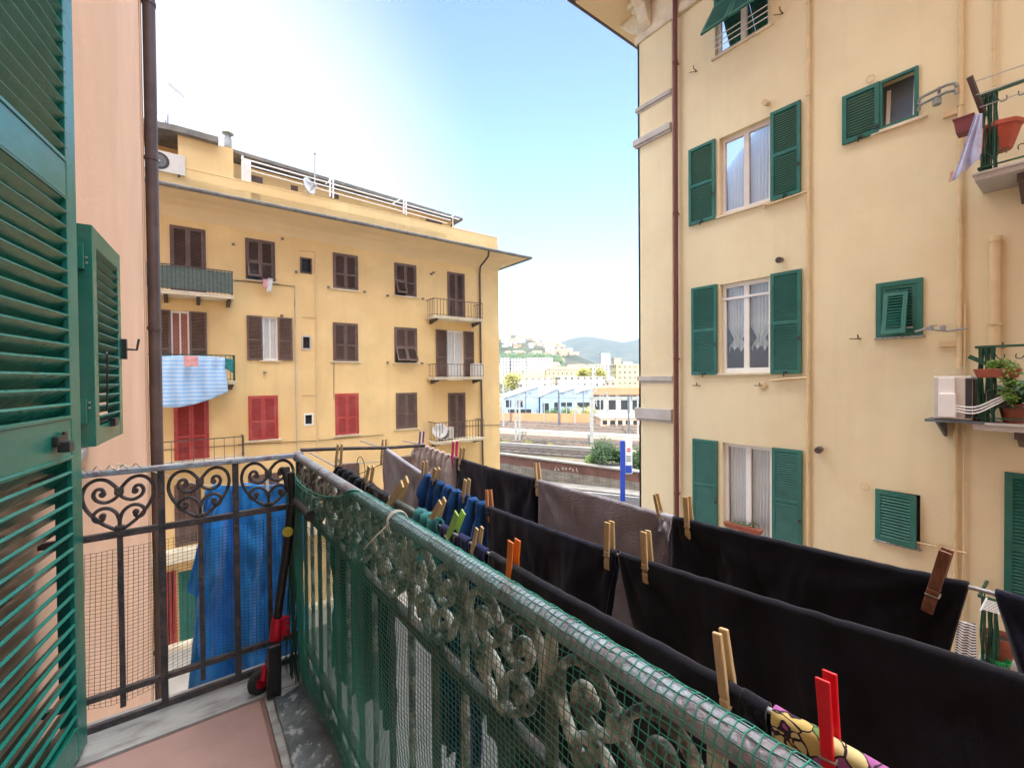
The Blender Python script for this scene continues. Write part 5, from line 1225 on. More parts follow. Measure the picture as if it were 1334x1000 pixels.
# lower balcony things
x0, y0, y1, zt, b = lo
zf = EYE - 3.85; q = MB()
for k in range(9): q.bar((x0 + .05 - .3, y1 - .2 - k * .0, zt + .02), (x0 - .3, y1 - 1.3, zt - .0), .006, .006) if k == 0 else q.tube([(x0 - .02 - k * .05, y1 - .1, zt + .01), (x0 - .02 - k * .05, y1 - 1.2, zt + .01)], .006, 5)
q.tube([(x0, y1 - .1, zt + .01), (x0 - .5, y1 - .1, zt + .01)], .009, 6); q.tube([(x0, y1 - 1.2, zt + .01), (x0 - .5, y1 - 1.2, zt + .01)], .009, 6)
tag(q.build('clothes_rack', 'white_paint'), 'empty white wire drying rack hooked on the lower right balcony', 'clothes rack')
hang('towel', 'white towel with black stripes hanging below the lower right balcony rack', 'towel', [(1247, 808), (1271, 812)], [(1242, 880), (1272, 884)], None, 'stripe_bw', 2, .04, X=x0 - .25, thick=.006)
pot('plant_pot', 'terracotta pot on the lower right balcony behind the green scroll railing', P(1301, 868, X=x0 + .3), .16, .42, 'terracotta')
c = P(1302, 866, X=x0 + .12); q = MB(); q.lathe(c, [(.07, 0), (.1, .08), (.11, .08), (.09, .02), (.001, .02)], 18, cap=False); tag(q.build('plastic_tub', 'green_tub', smooth=True), 'bright green plastic tub in front of the terracotta pot on the lower balcony', 'tub')
# flower box under window C
c = RP(962, 690, .03); o_ = thing('flower_box', 'small flower box with dry plants on the sill of the lowest wide window', 'flower box', c)
q = MB(); q.obox(RP(968, 689, .05) + Z_ * .02, Y_, X_, Z_, .32, .06, .05, taper=1.15); q.build('trough', 'terracotta', o_, bevel=.006)
q = MB()
for k in range(8): leaves(q, RP(952 + k * 4.5, 684, .05) + Z_ * .02, .06, 20, .04, rnd)
q.build('plants', 'leaf_green', o_)
# ================================================================== ground, street, railway yard, hills, city
def structure(o, name=None): o['kind'] = 'structure'; return o
structure(MB().quad((-9000, -9000, -.02), (9000, -9000, -.02), (9000, 9000, -.02), (-9000, 9000, -.02)).build('ground', 'pavement'))
w0 = P(652, 622, Z=-EYE); w1 = P(836, 641, Z=-EYE); wd = (w1 - w0); wd.z = 0; wd.normalize(); wn_ = V((-wd.y, wd.x, 0))
if wn_.dot(Fw) < 0: wn_ = -wn_
WA = w0 - wd * 70; WB = w1 + wd * 90
def strip(name, a0, a1, d0, d1, z, m_): # along the wall line, d distance beyond (+) or before (-)
    q = MB(); q.quad(w0 + wd * a0 + wn_ * d0 + Z_ * z, w0 + wd * a1 + wn_ * d0 + Z_ * z, w0 + wd * a1 + wn_ * d1 + Z_ * z, w0 + wd * a0 + wn_ * d1 + Z_ * z); return structure(q.build(name, m_))
strip('road', -80, 110, -8.2, -1.6, .004, 'asphalt'); structure(MB().box(.6, 7.6, -30, 19, 0, .008).build('street', 'asphalt'))
k = MB(); k.obox(w0 + wd * 15 - wn_ * .8 + Z_ * .065, wd, wn_, Z_, 95, .8, .065); structure(k.build('pavement', 'pavement', bevel=.01))
k = MB()
for i in range(24): c = w0 + wd * (-60 + i * 7) - wn_ * 4.9 + Z_ * .008; k.quad(c - wd * 1.5 - wn_ * .06, c + wd * 1.5 - wn_ * .06, c + wd * 1.5 + wn_ * .06, c - wd * 1.5 + wn_ * .06)
k.quad(w0 - wd * 80 - wn_ * 1.9 + Z_ * .008, w0 + wd * 110 - wn_ * 1.9 + Z_ * .008, w0 + wd * 110 - wn_ * 1.78 + Z_ * .008, w0 - wd * 80 - wn_ * 1.78 + Z_ * .008)
structure(k.build('road_marking', 'sign_white'))
# retaining wall: stone below, brick parapet, coping
YZ = 2.0
wl = thing('retaining_wall', 'stone retaining wall with a dark brick parapet along the road below the railway', 'wall', w0)
za = P(652, 590, D=(w0 - CAM).dot(Fw)).z; zb = P(836, 614, D=(w1 - CAM).dot(Fw)).z; LW = (w1 - w0).length
def wall_band(nm, f0, f1, off, m_, bev=0):
    q = MB(); 
    def zt(a, f): base = lerp(za, zb, max(-.3, min(1.4, a / LW))); return f(base)
    n_ = 24
    for i in range(n_):
        a0, a1 = -70 + i * 170 / n_, -70 + (i + 1) * 170 / n_
        p = [w0 + wd * a + wn_ * o for a in (a0, a1) for o in (-off, .5 + off)]
        vs = [V((p[0].x, p[0].y, zt(a0, f0))), V((p[1].x, p[1].y, zt(a0, f0))), V((p[3].x, p[3].y, zt(a1, f0))), V((p[2].x, p[2].y, zt(a1, f0))),
              V((p[0].x, p[0].y, zt(a0, f1))), V((p[1].x, p[1].y, zt(a0, f1))), V((p[3].x, p[3].y, zt(a1, f1))), V((p[2].x, p[2].y, zt(a1, f1)))]
        q.add(vs, [[0, 3, 7, 4], [1, 5, 6, 2], [4, 7, 6, 5]])
    q.build(nm, m_, wl)
wall_band('stone_base', lambda b: 0, lambda b: b - 1.0, 0, 'stone_courses'); wall_band('brick_parapet', lambda b: b - 1.0, lambda b: b - .14, -.04, 'brick_courses'); wall_band('coping', lambda b: b - .14, lambda b: b, .06, 'concrete')
gr = MB(); rg = random.Random(4); c0 = P(738, 611, D=(lerp(w0, w1, .47) - CAM).dot(Fw) - .15)
# faded graffiti strokes on the brick
for i in range(7):
    a = c0 + wd * (i * .36 - 1.1); pts = [a + Z_ * rg.uniform(-.2, .2) + wd * rg.uniform(-.12, .16) - wn_ * 0 for _ in range(4)]
    pts = [w0 + wd * ((p - w0).dot(wd)) - wn_ * .0 + Z_ * (p.z - w0.z) for p in pts]; gr.tube(catmull(pts, 4), .035, 4)
gr.build('graffiti', 'plaster_right_trim', wl)
yd = strip('railway_ground', -150, 240, .5, 260, YZ - .3, 'yard')
strip('railway_path', -150, 240, .6, 2.2, YZ - .26, 'concrete')
# tracks
for i, d in enumerate((6, 11, 16, 26, 30.5, 35, 39.5, 44, 48.5)):
    t = thing('railway_track', 'x', 'railway track', w0 + wd * 20 + wn_ * d + Z_ * (YZ - .3), 'railway tracks'); t['kind'] = 'structure'
    del t['category']; del t['label']
    q = MB(); q.obox(w0 + wd * 30 + wn_ * d + Z_ * (YZ - .2), wd, wn_, Z_, 150, 1.7, .09, taper=.98); q.build('ballast', 'ballast', t)
    q = MB()
    for s in (-.72, .72): q.obox(w0 + wd * 30 + wn_ * (d + s) + Z_ * (YZ + .02), wd, wn_, Z_, 150, .035, .07)
    q.build('rail', 'steel_rail', t)
    q = MB()
    for j in range(110): q.obox(w0 + wd * (-36 + j * 1.2) + wn_ * d + Z_ * (YZ - .10), wd, wn_, Z_, .13, 1.25, .03)
    q.build('sleepers', 'brown_pipe', t)
k = MB(); k.obox(w0 + wd * 30 + wn_ * 21 + Z_ * (YZ - .1), wd, wn_, Z_, 150, 1.3, .3); structure(k.build('platform', 'concrete', bevel=.03))
k = MB(); k.obox(w0 + wd * 30 + wn_ * 8.6 + Z_ * (YZ - .05), wd, wn_, Z_, 150, .3, .25); structure(k.build('kerb', 'concrete', bevel=.03))
# railway masts
def mast(px, yt, yb, m_, label, arms=1, w=.16):
    d = F_PX * (EYE - YZ) / max(6, (yb - 494)); c = P(px, yb, D=d); h = P(px, yt, D=d).z - c.z
    o = thing('railway_mast', label, 'railway mast', c, 'catenary masts in the railway yard'); q = MB(); q.bar(c, c + Z_ * h, w, w); q.build('pole', m_, o)
    q = MB()
    for k_ in range(arms):
        z = h * (.92 - .2 * k_); q.bar(c + Z_ * z, c + Z_ * (z + .1) + wn_ * 2.6, .06, .06); q.bar(c + Z_ * (z + .8 if False else z - .9), c + Z_ * z + wn_ * 2.2, .05, .05); q.tube([c + Z_ * z + wn_ * 2.2, c + Z_ * (z - .7) + wn_ * 2.3], .05, 5)
    if arms: q.build('bracket_arm', m_, o)
for a in ((771, 500, 583, 'mast_metal', 'tall pale mast in the yard left of the orange roof', 2, .3), (672, 517, 574, 'mast_metal', 'pale lattice mast by the near track, left one of a close pair', 1, .2), (677, 510, 574, 'mast_metal', 'pale lattice mast by the near track, right one of a close pair', 1, .2),
          (728, 508, 556, 'mast_dark', 'dark mast in front of the pale blue sheds', 1, .22), (749, 504, 553, 'mast_metal', 'mast between the second and third blue gable', 1, .2), (696, 508, 545, 'mast_metal', 'mast in front of the white roofed shed', 1, .22),
          (791, 511, 548, 'mast_metal', 'mast standing before the orange roof', 1, .25), (656, 500, 556, 'mast_metal', 'mast right beside the corner of the yellow building', 1, .2), (819, 513, 570, 'mast_dark', 'dark thin mast behind the blue sign', 1, .2), (831, 515, 572, 'mast_metal', 'mast beside the corner of the pale yellow building', 1, .15),
          (664, 506, 550, 'mast_metal', 'thin mast second from the corner of the yellow building', 1, .14), (685, 509, 549, 'mast_dark', 'thin dark mast right of the close pair of lattice masts', 1, .12), (709, 508, 551, 'mast_metal', 'thin mast before the gap between the white roofed shed and the first gable', 1, .14),
          (738, 507, 549, 'mast_metal', 'thin mast between the dark mast and the second gable', 1, .12), (760, 506, 550, 'mast_dark', 'thin dark mast just left of the tallest mast', 1, .12), (782, 512, 556, 'mast_metal', 'thin mast right of the tallest mast', 1, .12), (803, 513, 558, 'mast_metal', 'thin mast above the large bush, before the orange roof', 1, .12)): mast(*a)
# contact wires
for i, d in enumerate((11, 26, 35, 44)):
    q = MB(); q.tube([w0 + wd * (-120 + k_ * 30) + wn_ * d + Z_ * (YZ + 5.6 - .12 * (k_ % 2)) for k_ in range(11)], .03, 4); tag(q.build('contact_wire', 'mast_dark'), ['lowest and nearest', 'second nearest', 'third nearest', 'farthest'][i] + ' overhead contact wire above the railway tracks', 'cable')
# sheds, halls and far houses by their place along the sight lines
def house(name, label, cat, px0, px1, yt, d, m_, depth=12., roof=None, yb=None, base=None, roof_h=2.5, yaw=0., group=None, windows=True):
    c = P((px0 + px1) / 2, yt, D=d); w = (px1 - px0) * d / F_PX
    zb_ = base if base is not None else terrain(c.x, c.y) - 1.5
    ca, sa = math.cos(yaw), math.sin(yaw); fx = V((Rt.x * ca - Rt.y * sa, Rt.x * sa + Rt.y * ca, 0)); fy = V((-fx.y, fx.x, 0)); 
    o = thing(name, label, cat, V((c.x, c.y, zb_)), group); o.rotation_euler = (0, 0, 0)
    h = c.z - zb_; hw = h - (roof_h if roof == 'gable' else 0)
    cc = V((c.x, c.y, zb_)) + fy * depth / 2
    q = MB(); q.obox(cc + Z_ * hw / 2, fx, fy, Z_, w / 2, depth / 2, hw / 2); wo = q.build('wall', m_, o)
    # object coordinates of the window pattern follow this mesh: turn it to its own axes
    me = wo.data; ang = math.atan2(fx.y, fx.x); me.transform(Matrix.Rotation(-ang, 4, 'Z')); wo.rotation_euler = (0, 0, ang)
    r = MB()
    if roof == 'gable':
        A = [cc + fx * (sx * (w / 2 + .3)) + fy * (sy * (depth / 2 + .3)) + Z_ * (hw - .05) for sx, sy in ((-1, -1), (1, -1), (1, 1), (-1, 1))]
        B = [cc + fx * (s * w * .38) + Z_ * h for s in (-1, 1)]
        r.add(A + B, [[0, 1, 5, 4], [1, 2, 5], [2, 3, 4, 5], [3, 0, 4], [3, 2, 1, 0]]); r.build('roof', roof_m(m_), o)
    else:
        r.obox(cc + Z_ * (h + .15), fx, fy, Z_, w / 2 + .25, depth / 2 + .25, .15); r.build('roof', 'far_white' if roof != 'dark' else 'roof_slate', o)
    return o, cc, fx, fy, w, h
def roof_m(m_): return 'roof_tile' if random.random() < .6 else 'roof_slate'
def gauss2(x, y, cx, cy, ux, uy, s1, s2):
    dx, dy = x - cx, y - cy; a = dx * ux + dy * uy; b = -dx * uy + dy * ux
    return math.exp(-(a / s1) ** 2 - (b / s2) ** 2)
def PD(px, d): 
    p = P(px, 494, D=d); return p.x, p.y
RXd = (Rt.x, Rt.y)
h1 = PD(688, 1750); h2 = PD(655, 1500); h3 = PD(758, 5200); h4 = PD(850, 5600); h5 = PD(735, 4600); h6 = PD(400, 3500); h7 = PD(1150, 5000); h8 = PD(560, 1900); h9 = PD(950, 5000)
def terrain(x, y):
    d = V((x, y, 0)).dot(Fh)
    t = 98 * gauss2(x, y, *h1, *RXd, 210, 520) + 50 * gauss2(x, y, *h2, *RXd, 240, 420) + 70 * gauss2(x, y, *h8, *RXd, 420, 600)
    t += 300 * gauss2(x, y, *h3, *RXd, 560, 1100) + 385 * gauss2(x, y, *h4, *RXd, 620, 1200) + 150 * gauss2(x, y, *h5, *RXd, 700, 900) + 250 * gauss2(x, y, *h6, *RXd, 1500, 900) + 420 * gauss2(x, y, *h7, *RXd, 1300, 1000) + 300 * gauss2(x, y, *h9, *RXd, 700, 1000)
    f = min(1, max(0, (d - 250) / 900))
    t += f * (9 * noise.noise(V((x / 160, y / 160, 0))) + 22 * noise.noise(V((x / 520, y / 520, 2))) * min(1, d / 2500)) + f * 6
    return YZ - .35 + max(0, t) + max(0, (d - 300)) * .006
mb = MB(); ND, NL = 110, 120; vs = []
for i in range(ND):
    d = 240 * (7600 / 240) ** (i / (ND - 1))
    for j in range(NL):
        l_ = lerp(-.95, 1.05, j / (NL - 1)) * d * 1.05; p = CAM + Fh * d + Rt * l_; z = terrain(p.x, p.y)
        if i > 3: z += noise.noise(V((p.x / 25, p.y / 25, 7))) * min(5, d / 500)
        vs.append(V((p.x, p.y, z if i else -1)))
mb.add(vs, [[i * NL + j, i * NL + j + 1, (i + 1) * NL + j + 1, (i + 1) * NL + j] for i in range(ND - 1) for j in range(NL - 1)])
structure(mb.build('hills', 'terrain', smooth='all'))
B0 = YZ - .3
# railway sheds with pale blue gables
def shed(label, px0, px1, yt_l, yt_r, yb, d, m_, rm, depth=30, cat='shed', openings=()):
    a = P(px0, yb, D=d); b = P(px1, yb, D=d); a.z = b.z = B0; zl = P(px0, yt_l, D=d).z; zr = P(px1, yt_r, D=d).z
    o = thing('railway_shed', label, cat, a.lerp(b, .5), 'sheds of the railway depot')
    q = MB(); q.prism([a, b, V((b.x, b.y, zr)), V((a.x, a.y, zl))], Fh * depth); q.build('wall', m_, o)
    q = MB(); fx = (b - a).normalized(); q.prism([V((a.x, a.y, zl + .02)) - Fh * .4 - fx * .3, V((b.x, b.y, zr + .02)) - Fh * .4 + fx * .3, V((b.x, b.y, zr + .3)) - Fh * .4 + fx * .3, V((a.x, a.y, zl + .3)) - Fh * .4 - fx * .3], Fh * (depth + 1)); q.build('roof', rm, o)
    for (p0, p1, y0, y1) in openings:
        u0 = P(p0, y0, D=d - .1); u1 = P(p1, y1, D=d - .1); q = MB(); c = (u0 + u1) / 2; q.obox(c, Rt, Fh, Z_, abs(p1 - p0) * d / F_PX / 2, .08, abs(y1 - y0) * d / F_PX / 2); q.build('window', 'glass_dark', o)
    return o
shed('white roofed shed with a grey patchy front in the railway yard, left end', 654, 702, 520, 503, 541, 98, 'blue_cladding', 'white_roof', 26, openings=((659, 666, 521, 530), (674, 681, 521, 530), (662, 692, 533, 539)))
shed('pale blue shed with dark doorways, first sawtooth gable', 704, 727.5, 517, 505, 541, 96, 'blue_cladding', 'white_roof', 30, openings=((707, 715, 525, 539), (722, 727, 524, 539)))
shed('pale blue shed, middle sawtooth gable', 728, 748.5, 513, 505, 541, 96.5, 'blue_cladding', 'white_roof', 30, openings=((731, 745, 524, 529),))
shed('pale blue shed, third sawtooth gable beside the orange roof', 749, 771, 513, 505, 541, 97, 'blue_cladding', 'white_roof', 30, openings=((752, 768, 524, 530),))
shed('long hall with a flat orange roof in the railway yard', 772, 850, 514.5, 514.5, 541, 99, 'mast_metal', 'orange_roof', 26, cat='hall', openings=((775, 786, 521, 533), (793, 803, 521, 533), (809, 820, 521, 533), (824, 834, 521, 533)))
q = MB(); a = P(772, 514, D=98.4); b = P(850, 514, D=98.4); q.obox((a + b) / 2 + Z_ * .8 , (b - a).normalized(), Fh, Z_, (b - a).length / 2, .3, .8); tag(q.build('fascia', 'orange_roof'), 'orange fascia board along the flat roofed hall', 'fascia')
o_, *_ = house('hut', 'low pinkish railway hut with small windows beside the tracks', 'hut', 783, 846, 545, 74, 'orange_roof', 5, None, base=B0, windows=False)
bpy.data.objects[[c.name for c in o_.children if c.name.startswith('wall')][0]].data.materials[0] = M('plaster_pink')
for k in range(5):
    a = P(788 + k * 10, 550, D=73.9); q = MB(); q.obox(a, Rt, Fh, Z_, .4, .05, .35); q.build('window', 'glass_dark', o_)
q = MB(); a = P(650, 548, D=84); b = P(768, 551, D=80); a.z = b.z = B0; q.prism([a, b, b + Z_ * 1.7, a + Z_ * 1.7], Fh * .5); tag(q.build('low_wall', 'orange_roof'), 'long low orange brick wall behind the tracks', 'wall')
# rolling stock-like grey wagons rest as low dark shapes among the tracks
def wagon(px0, px1, yt, yb, d, label, m_):
    a = P(px0, yb, D=d); b = P(px1, yb, D=d); a.z = b.z = YZ + .1; h = (yb - yt) * d / F_PX; o = thing('flat_wagon', label, 'wagon', a.lerp(b, .5)); 
    q = MB(); q.obox(a.lerp(b, .5) + Z_ * (h * .6 + .5), wd, wn_, Z_, (b - a).length / 2, 1.3, h * .4); q.build('body', m_, o, bevel=.05)
    for s in (-.7, .7): q = MB(); c = a.lerp(b, .5) + wd * (s * (b - a).length / 2); q.obox(c + Z_ * .35, wd, wn_, Z_, .9, .9, .3); q.build('bogie', 'black_plastic', o)
# bigger buildings behind the sheds
H_ = house
H_('station_building', 'long white building with a row of small windows behind the blue sheds', 'building', 727, 788, 491, 210, 'house_2', 14, None, base=B0)
H_('station_building', 'long pale building with arched windows left of the white one', 'building', 676, 720, 493, 215, 'house_2', 14, None, base=B0)
H_('palace', 'yellow building with a gallery of dark windows above the white building', 'building', 712, 748, 482, 300, 'house_4', 16, 'dark', base=B0)
H_('church', 'broad pale yellow building with a low dome-like roof', 'building', 680, 712, 484, 310, 'house_4', 18, 'gable', base=B0, roof_h=4)
H_('apartment_block', 'ochre building with many windows at the right behind the orange roof', 'building', 803, 845, 475, 260, 'house_4', 16, None, base=B0)
H_('apartment_block', 'low brick red building between the white building and the ochre one', 'building', 786, 804, 490, 240, 'house_6', 12, 'gable', base=B0)
H_('apartment_block', 'grey slab apartment block with vertical shadows at the left edge of the gap', 'building', 651, 664, 466, 420, 'house_5', 16, None, base=B0)
H_('apartment_block', 'big pale grey apartment block, second from the corner of the yellow building', 'building', 664, 686, 467, 430, 'house_5', 16, None, base=B0)
H_('apartment_block', 'long cream apartment block under the dark tree line', 'building', 687, 720, 466, 440, 'house_2', 16, None, base=B0)
H_('apartment_block', 'grey domed building below the hill trees', 'building', 738, 766, 474, 420, 'house_5', 16, 'gable', base=B0, roof_h=5)
H_('tower_block', 'white tower block standing against the blue hill', 'tower block', 783, 795, 460, 900, 'house_5', 22, None)
H_('tower_block', 'smaller pinkish tower block right of the white one', 'tower block', 800, 809, 466.5, 920, 'house_6', 22, None)
H_('apartment_block', 'low pale block at the foot of the blue hill, right', 'building', 812, 824, 471, 900, 'house_2', 22, None)
rh = random.Random(21); n_h = 0
for i in range(1500):
    if n_h >= 270: break
    px = rh.uniform(652, 775); d = rh.uniform(620, 1650); x, y = PD(px, d); z = terrain(x, y)
    py = 494 - (z - EYE) * F_PX / d
    if py < 441 or py > 486: continue
    if px > 735 and (py > 466 or py < 452): continue
    if 457 < py < 460 and px < 740: continue
    w = rh.uniform(9, 20) * (1 if d < 1000 else 1.15); h = rh.uniform(8, 17); pw = w * F_PX / d; ytop = py - h * F_PX / d
    o_, *_ = H_('hillside_house', 'pale house among many on the hill beyond the railway', 'house', px - pw / 2, px + pw / 2, ytop, d, 'house_%d' % rh.choice([0, 1, 2, 2, 3, 4, 5, 5, 6]), rh.uniform(10, 16), rh.choice([None, 'gable', 'gable']), roof_h=3, yaw=rh.uniform(-.5, .5), group='houses on the hillside'); n_h += 1
for i in range(34):
    px = rh.uniform(760, 850); d = rh.uniform(330, 800); x, y = PD(px, d); pw = rh.uniform(14, 28) * F_PX / d; yt = rh.uniform(474, 482)
    H_('town_house', 'pale town house in the dense rows beyond the railway, right of the white building', 'house', px - pw / 2, px + pw / 2, yt, d, 'house_%d' % rh.choice([0, 1, 2, 4, 5, 6]), 14, rh.choice([None, 'gable']), base=B0, yaw=rh.uniform(-.3, .3), group='town houses beyond the railway')
for i in range(16):
    px = rh.uniform(652, 760); d = rh.uniform(330, 600); pw = rh.uniform(14, 30) * F_PX / d; yt = rh.uniform(476, 485)
    H_('town_house', 'pale town house behind the sheds, left of the white building', 'house', px - pw / 2, px + pw / 2, yt, d, 'house_%d' % rh.choice([0, 1, 2, 4, 5, 6]), 14, rh.choice([None, 'gable']), base=B0, yaw=rh.uniform(-.3, .3), group='town houses behind the sheds')
# trees
def tree(name, label, c, h, cr, m_, n, size, rnd, cat='tree', group=None, trunk=True, squash=1.):
    c = V(c); o = thing(name, label, cat, c, group)
    if trunk:
        q = MB(); q.tube([c, c + Z_ * h * .35 + V((cr * .05, 0, 0)), c + Z_ * h * .7], [cr * .12, cr * .08, cr * .03], 7)
        for k in range(5): a = rnd.uniform(0, 6.28); q.tube([c + Z_ * h * (.3 + .07 * k), c + Z_ * h * (.5 + .08 * k) + V((math.cos(a), math.sin(a), 0)) * cr * .6], [cr * .05, cr * .02], 5)
        q.build('trunk', 'trunk', o)
    q = MB()
    for k in range(9):
        a = rnd.uniform(0, 6.28); rr = rnd.uniform(.1, .65) * cr; zc = h - cr * squash * rnd.uniform(.5, 1.5)
        leaves(q, c + V((math.cos(a) * rr, math.sin(a) * rr, max(cr * .3, zc))), cr * rnd.uniform(.35, .6), n // 9, size, rnd, squash=squash)
    q.build('crown', m_, o); return o
rt = random.Random(9)
def bush(px, py, d, h, r, label, m_='leaf_green', n=1500, size=.22):
    c = P(px, py, D=d); c.z = YZ - .3; tree('bush', label, c, h, r, m_, n, size, rt, 'bush', trunk=False)
dw = (w1 - CAM).dot(Fw)
bush(793, 600, dw + 3.0, 3.0, 1.7, 'large leafy green bush behind the brick parapet, left of the blue sign', n=2600)
bush(806, 600, dw + 3.5, 1.9, 1.0, 'lower part of bushes right at the blue sign behind the parapet')
bush(829, 600, dw + 2.4, 2.1, 1.4, 'green bush behind the brick parapet at the corner of the pale yellow building', n=2200)
bush(774, 600, dw + 4, 1.3, 1.0, 'small pale shrub at the left foot of the large green bush', 'leaf_bright', 700, .2)
for (px, y_, d, lab) in ((660, 574, 55, 'yellow green tuft beside the near track, close to the yellow building'), (690, 577, 54, 'yellow green tuft beside the near track, middle one'), (716, 581, 52, 'bright yellow tuft beside the near track, right one')):
    c = P(px, y_ + 6, D=d); c.z = YZ - .3; tree('shrub', lab, c, .9, .7, 'leaf_yellow', 350, .18, rt, 'shrub', trunk=False)
for (px, d, h, r, lab) in ((762, 235, 13, 4.5, 'tall yellowish palm-like tree behind the white building, left one'), (783, 238, 13, 4, 'tall yellowish palm-like tree behind the white building, right one'), (667, 205, 10, 5.5, 'round yellow green tree at the left behind the sheds')):
    c = P(px, 494, D=d); c.z = B0; tree('tree', lab, c, h + 2, r, 'leaf_yellow', 900, 1.1, rt)
for (px, h, r) in ((719, 2.6, 1.8), (735, 3, 2), (745, 2.6, 2.2), (757, 3, 2.2), (766, 2.8, 2.)):
    c = P(px, 543, D=88); c.z = B0; tree('shrub', 'green shrub along the foot of the blue sheds', c, h, r, 'leaf_yellow' if px > 740 else 'leaf_green', 500, .4, rt, 'shrub', 'shrubs at the foot of the blue sheds', trunk=False)
# wooded belts on the hill: masses nobody could count
q = MB()
for i in range(1500):
    px = rt.choice([rt.uniform(652, 735), rt.uniform(718, 795)]); d = rt.uniform(1000, 1150) if px < 730 else rt.uniform(600, 900); x, y = PD(px, d); z = terrain(x, y)
    leaves(q, V((x, y, z + 6)), 9, 14, 6, rt)
tag(q.build('hill_wood', 'leaf_green'), 'dark green woods in belts between the houses on the hill', 'wood', kind='stuff')
# blue road sign: tall post with white panel
dS = (w1 - CAM).dot(Fw) - 3.2; c = P(811, 600, D=dS); c.z = .13
sg = thing('totem_sign', 'tall blue sign post with a narrow white panel, at the roadside before the brick parapet', 'sign', c)
zt = P(811, 574, D=dS).z; wp = 6 * dS / F_PX; q = MB(); q.obox(c + Z_ * ((zt - c.z) / 2), Rt, Fh, Z_, wp / 2, .1, (zt - c.z) / 2); q.build('post', 'sign_blue', sg, bevel=.02)
a = P(819, 574, D=dS); b = P(819, 617, D=dS); wpn = 9 * dS / F_PX
q = MB(); q.obox((a + b) / 2, Rt, Fh, Z_, wpn / 2, .08, (a.z - b.z) / 2); pnl = q.build('panel', 'sign_white', sg, bevel=.01)
q = MB(); cc = P(819, 586, D=dS - .09); q.lathe(cc, [(.16, 0), (.16, .01)], 20, axis=-Fh); q.build('emblem', 'sign_red', pnl)
q = MB(); cc = P(819, 586, D=dS - .105); q.obox(cc, Rt, Fh, Z_, .1, .004, .03); q.build('emblem', 'sign_white', pnl)
for k in range(5): cc = P(819, 594 + k * 1.6, D=dS - .09); q = MB(); q.obox(cc, Rt, Fh, Z_, .2 - .03 * (k % 2), .006, .022); q.build('text_line', 'mast_dark', pnl)
q = MB(); cc = P(819, 611, D=dS - .09); q.obox(cc, Rt, Fh, Z_, wpn / 2 - .03, .006, .3); q.build('blue_field', 'sign_blue', pnl)
# haze
hz = MB(); hz.box(-11000, 11000, -11000, 11000, -1.5, 900); ho = hz.build('haze', 'far_white', origin=(0, 0, 0)); ho['kind'] = 'stuff'
hm = bpy.data.materials.new('haze'); n, l, b = nt(hm); n.remove(b); pv = n.new('ShaderNodeVolumePrincipled'); pv.inputs['Density'].default_value = HAZE
pv.inputs['Color'].default_value = (.6, .78, 1, 1); pv.inputs['Anisotropy'].default_value = .2; l.new(pv.outputs[0], n['Material Output'].inputs['Volume']); ho.data.materials[0] = hm
# ================================================================== light
SUN_EL = R(31); SUN_DIR = V((-.70, -.71, 0)).normalized()
sd_ = (SUN_DIR * math.cos(SUN_EL) + Z_ * math.sin(SUN_EL)).normalized()
sl_ = bpy.data.lights.new('sun', 'SUN'); sl_.energy = 2.0; sl_.angle = R(.5); sl_.color = (1, .93, .82); so_ = bpy.data.objects.new('sun', sl_); col.objects.link(so_)
so_.rotation_euler = sd_.to_track_quat('Z', 'Y').to_euler(); so_.location = (0, 0, 60)
wd_ = bpy.data.worlds.new('World'); sc.world = wd_; wd_.use_nodes = True; n = wd_.node_tree.nodes; l = wd_.node_tree.links; bg = n['Background']
sky = n.new('ShaderNodeTexSky'); sky.sky_type = 'NISHITA'; sky.sun_disc = False; sky.sun_elevation = SUN_EL; sky.sun_rotation = math.atan2(SUN_DIR.x, SUN_DIR.y)
sky.dust_density = DUST; sky.air_density = AIR; sky.ozone_density = OZ
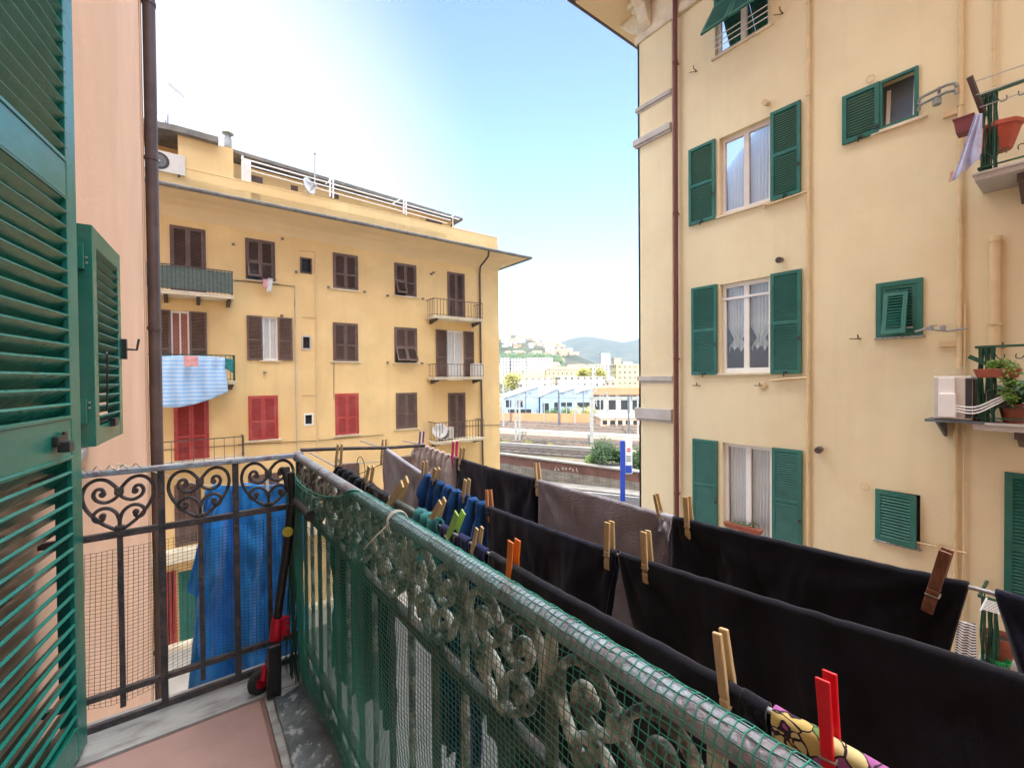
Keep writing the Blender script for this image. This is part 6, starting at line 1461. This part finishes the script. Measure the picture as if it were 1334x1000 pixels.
# bright fill added overhead, out of view, laid out by direction in the world
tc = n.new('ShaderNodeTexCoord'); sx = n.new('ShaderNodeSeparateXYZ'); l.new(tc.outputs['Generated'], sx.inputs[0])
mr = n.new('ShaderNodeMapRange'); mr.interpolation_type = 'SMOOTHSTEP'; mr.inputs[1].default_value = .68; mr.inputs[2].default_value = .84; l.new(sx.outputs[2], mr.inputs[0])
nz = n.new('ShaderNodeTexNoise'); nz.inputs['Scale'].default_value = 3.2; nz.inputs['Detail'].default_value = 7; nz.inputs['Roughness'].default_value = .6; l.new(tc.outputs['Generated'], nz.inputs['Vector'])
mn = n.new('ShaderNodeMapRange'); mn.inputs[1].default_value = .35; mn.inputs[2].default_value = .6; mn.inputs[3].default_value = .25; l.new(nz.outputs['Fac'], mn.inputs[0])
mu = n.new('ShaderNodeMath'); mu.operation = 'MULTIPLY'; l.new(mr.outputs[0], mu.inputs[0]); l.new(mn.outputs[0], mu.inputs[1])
cm = n.new('ShaderNodeMixRGB'); cm.inputs[2].default_value = (SKY_FILL * 1.0, SKY_FILL * .95, SKY_FILL * .88, 1); l.new(mu.outputs[0], cm.inputs[0]); l.new(sky.outputs[0], cm.inputs[1])
# bright veil of thin haze low in the sky to the left
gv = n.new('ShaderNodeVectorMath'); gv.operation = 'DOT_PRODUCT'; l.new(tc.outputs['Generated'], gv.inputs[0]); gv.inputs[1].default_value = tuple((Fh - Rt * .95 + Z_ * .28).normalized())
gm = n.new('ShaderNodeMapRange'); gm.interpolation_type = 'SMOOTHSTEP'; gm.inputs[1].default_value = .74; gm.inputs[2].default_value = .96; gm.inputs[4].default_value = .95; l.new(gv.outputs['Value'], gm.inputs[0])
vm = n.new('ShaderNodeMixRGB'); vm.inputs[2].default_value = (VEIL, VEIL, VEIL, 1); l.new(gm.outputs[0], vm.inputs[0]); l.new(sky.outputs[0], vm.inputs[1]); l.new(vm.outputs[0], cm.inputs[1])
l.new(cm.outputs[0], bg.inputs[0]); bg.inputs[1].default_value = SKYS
sc.view_settings.view_transform = 'Standard'; sc.view_settings.look = 'None'; sc.view_settings.exposure = EXPO; sc.view_settings.gamma = 1
sc.render.engine = 'CYCLES'; sc.cycles.volume_max_steps = 64
sc.render.resolution_x = 1024; sc.render.resolution_y = 767
sc.cycles.max_bounces = 6; sc.cycles.transparent_max_bounces = 8; sc.cycles.volume_bounces = 0
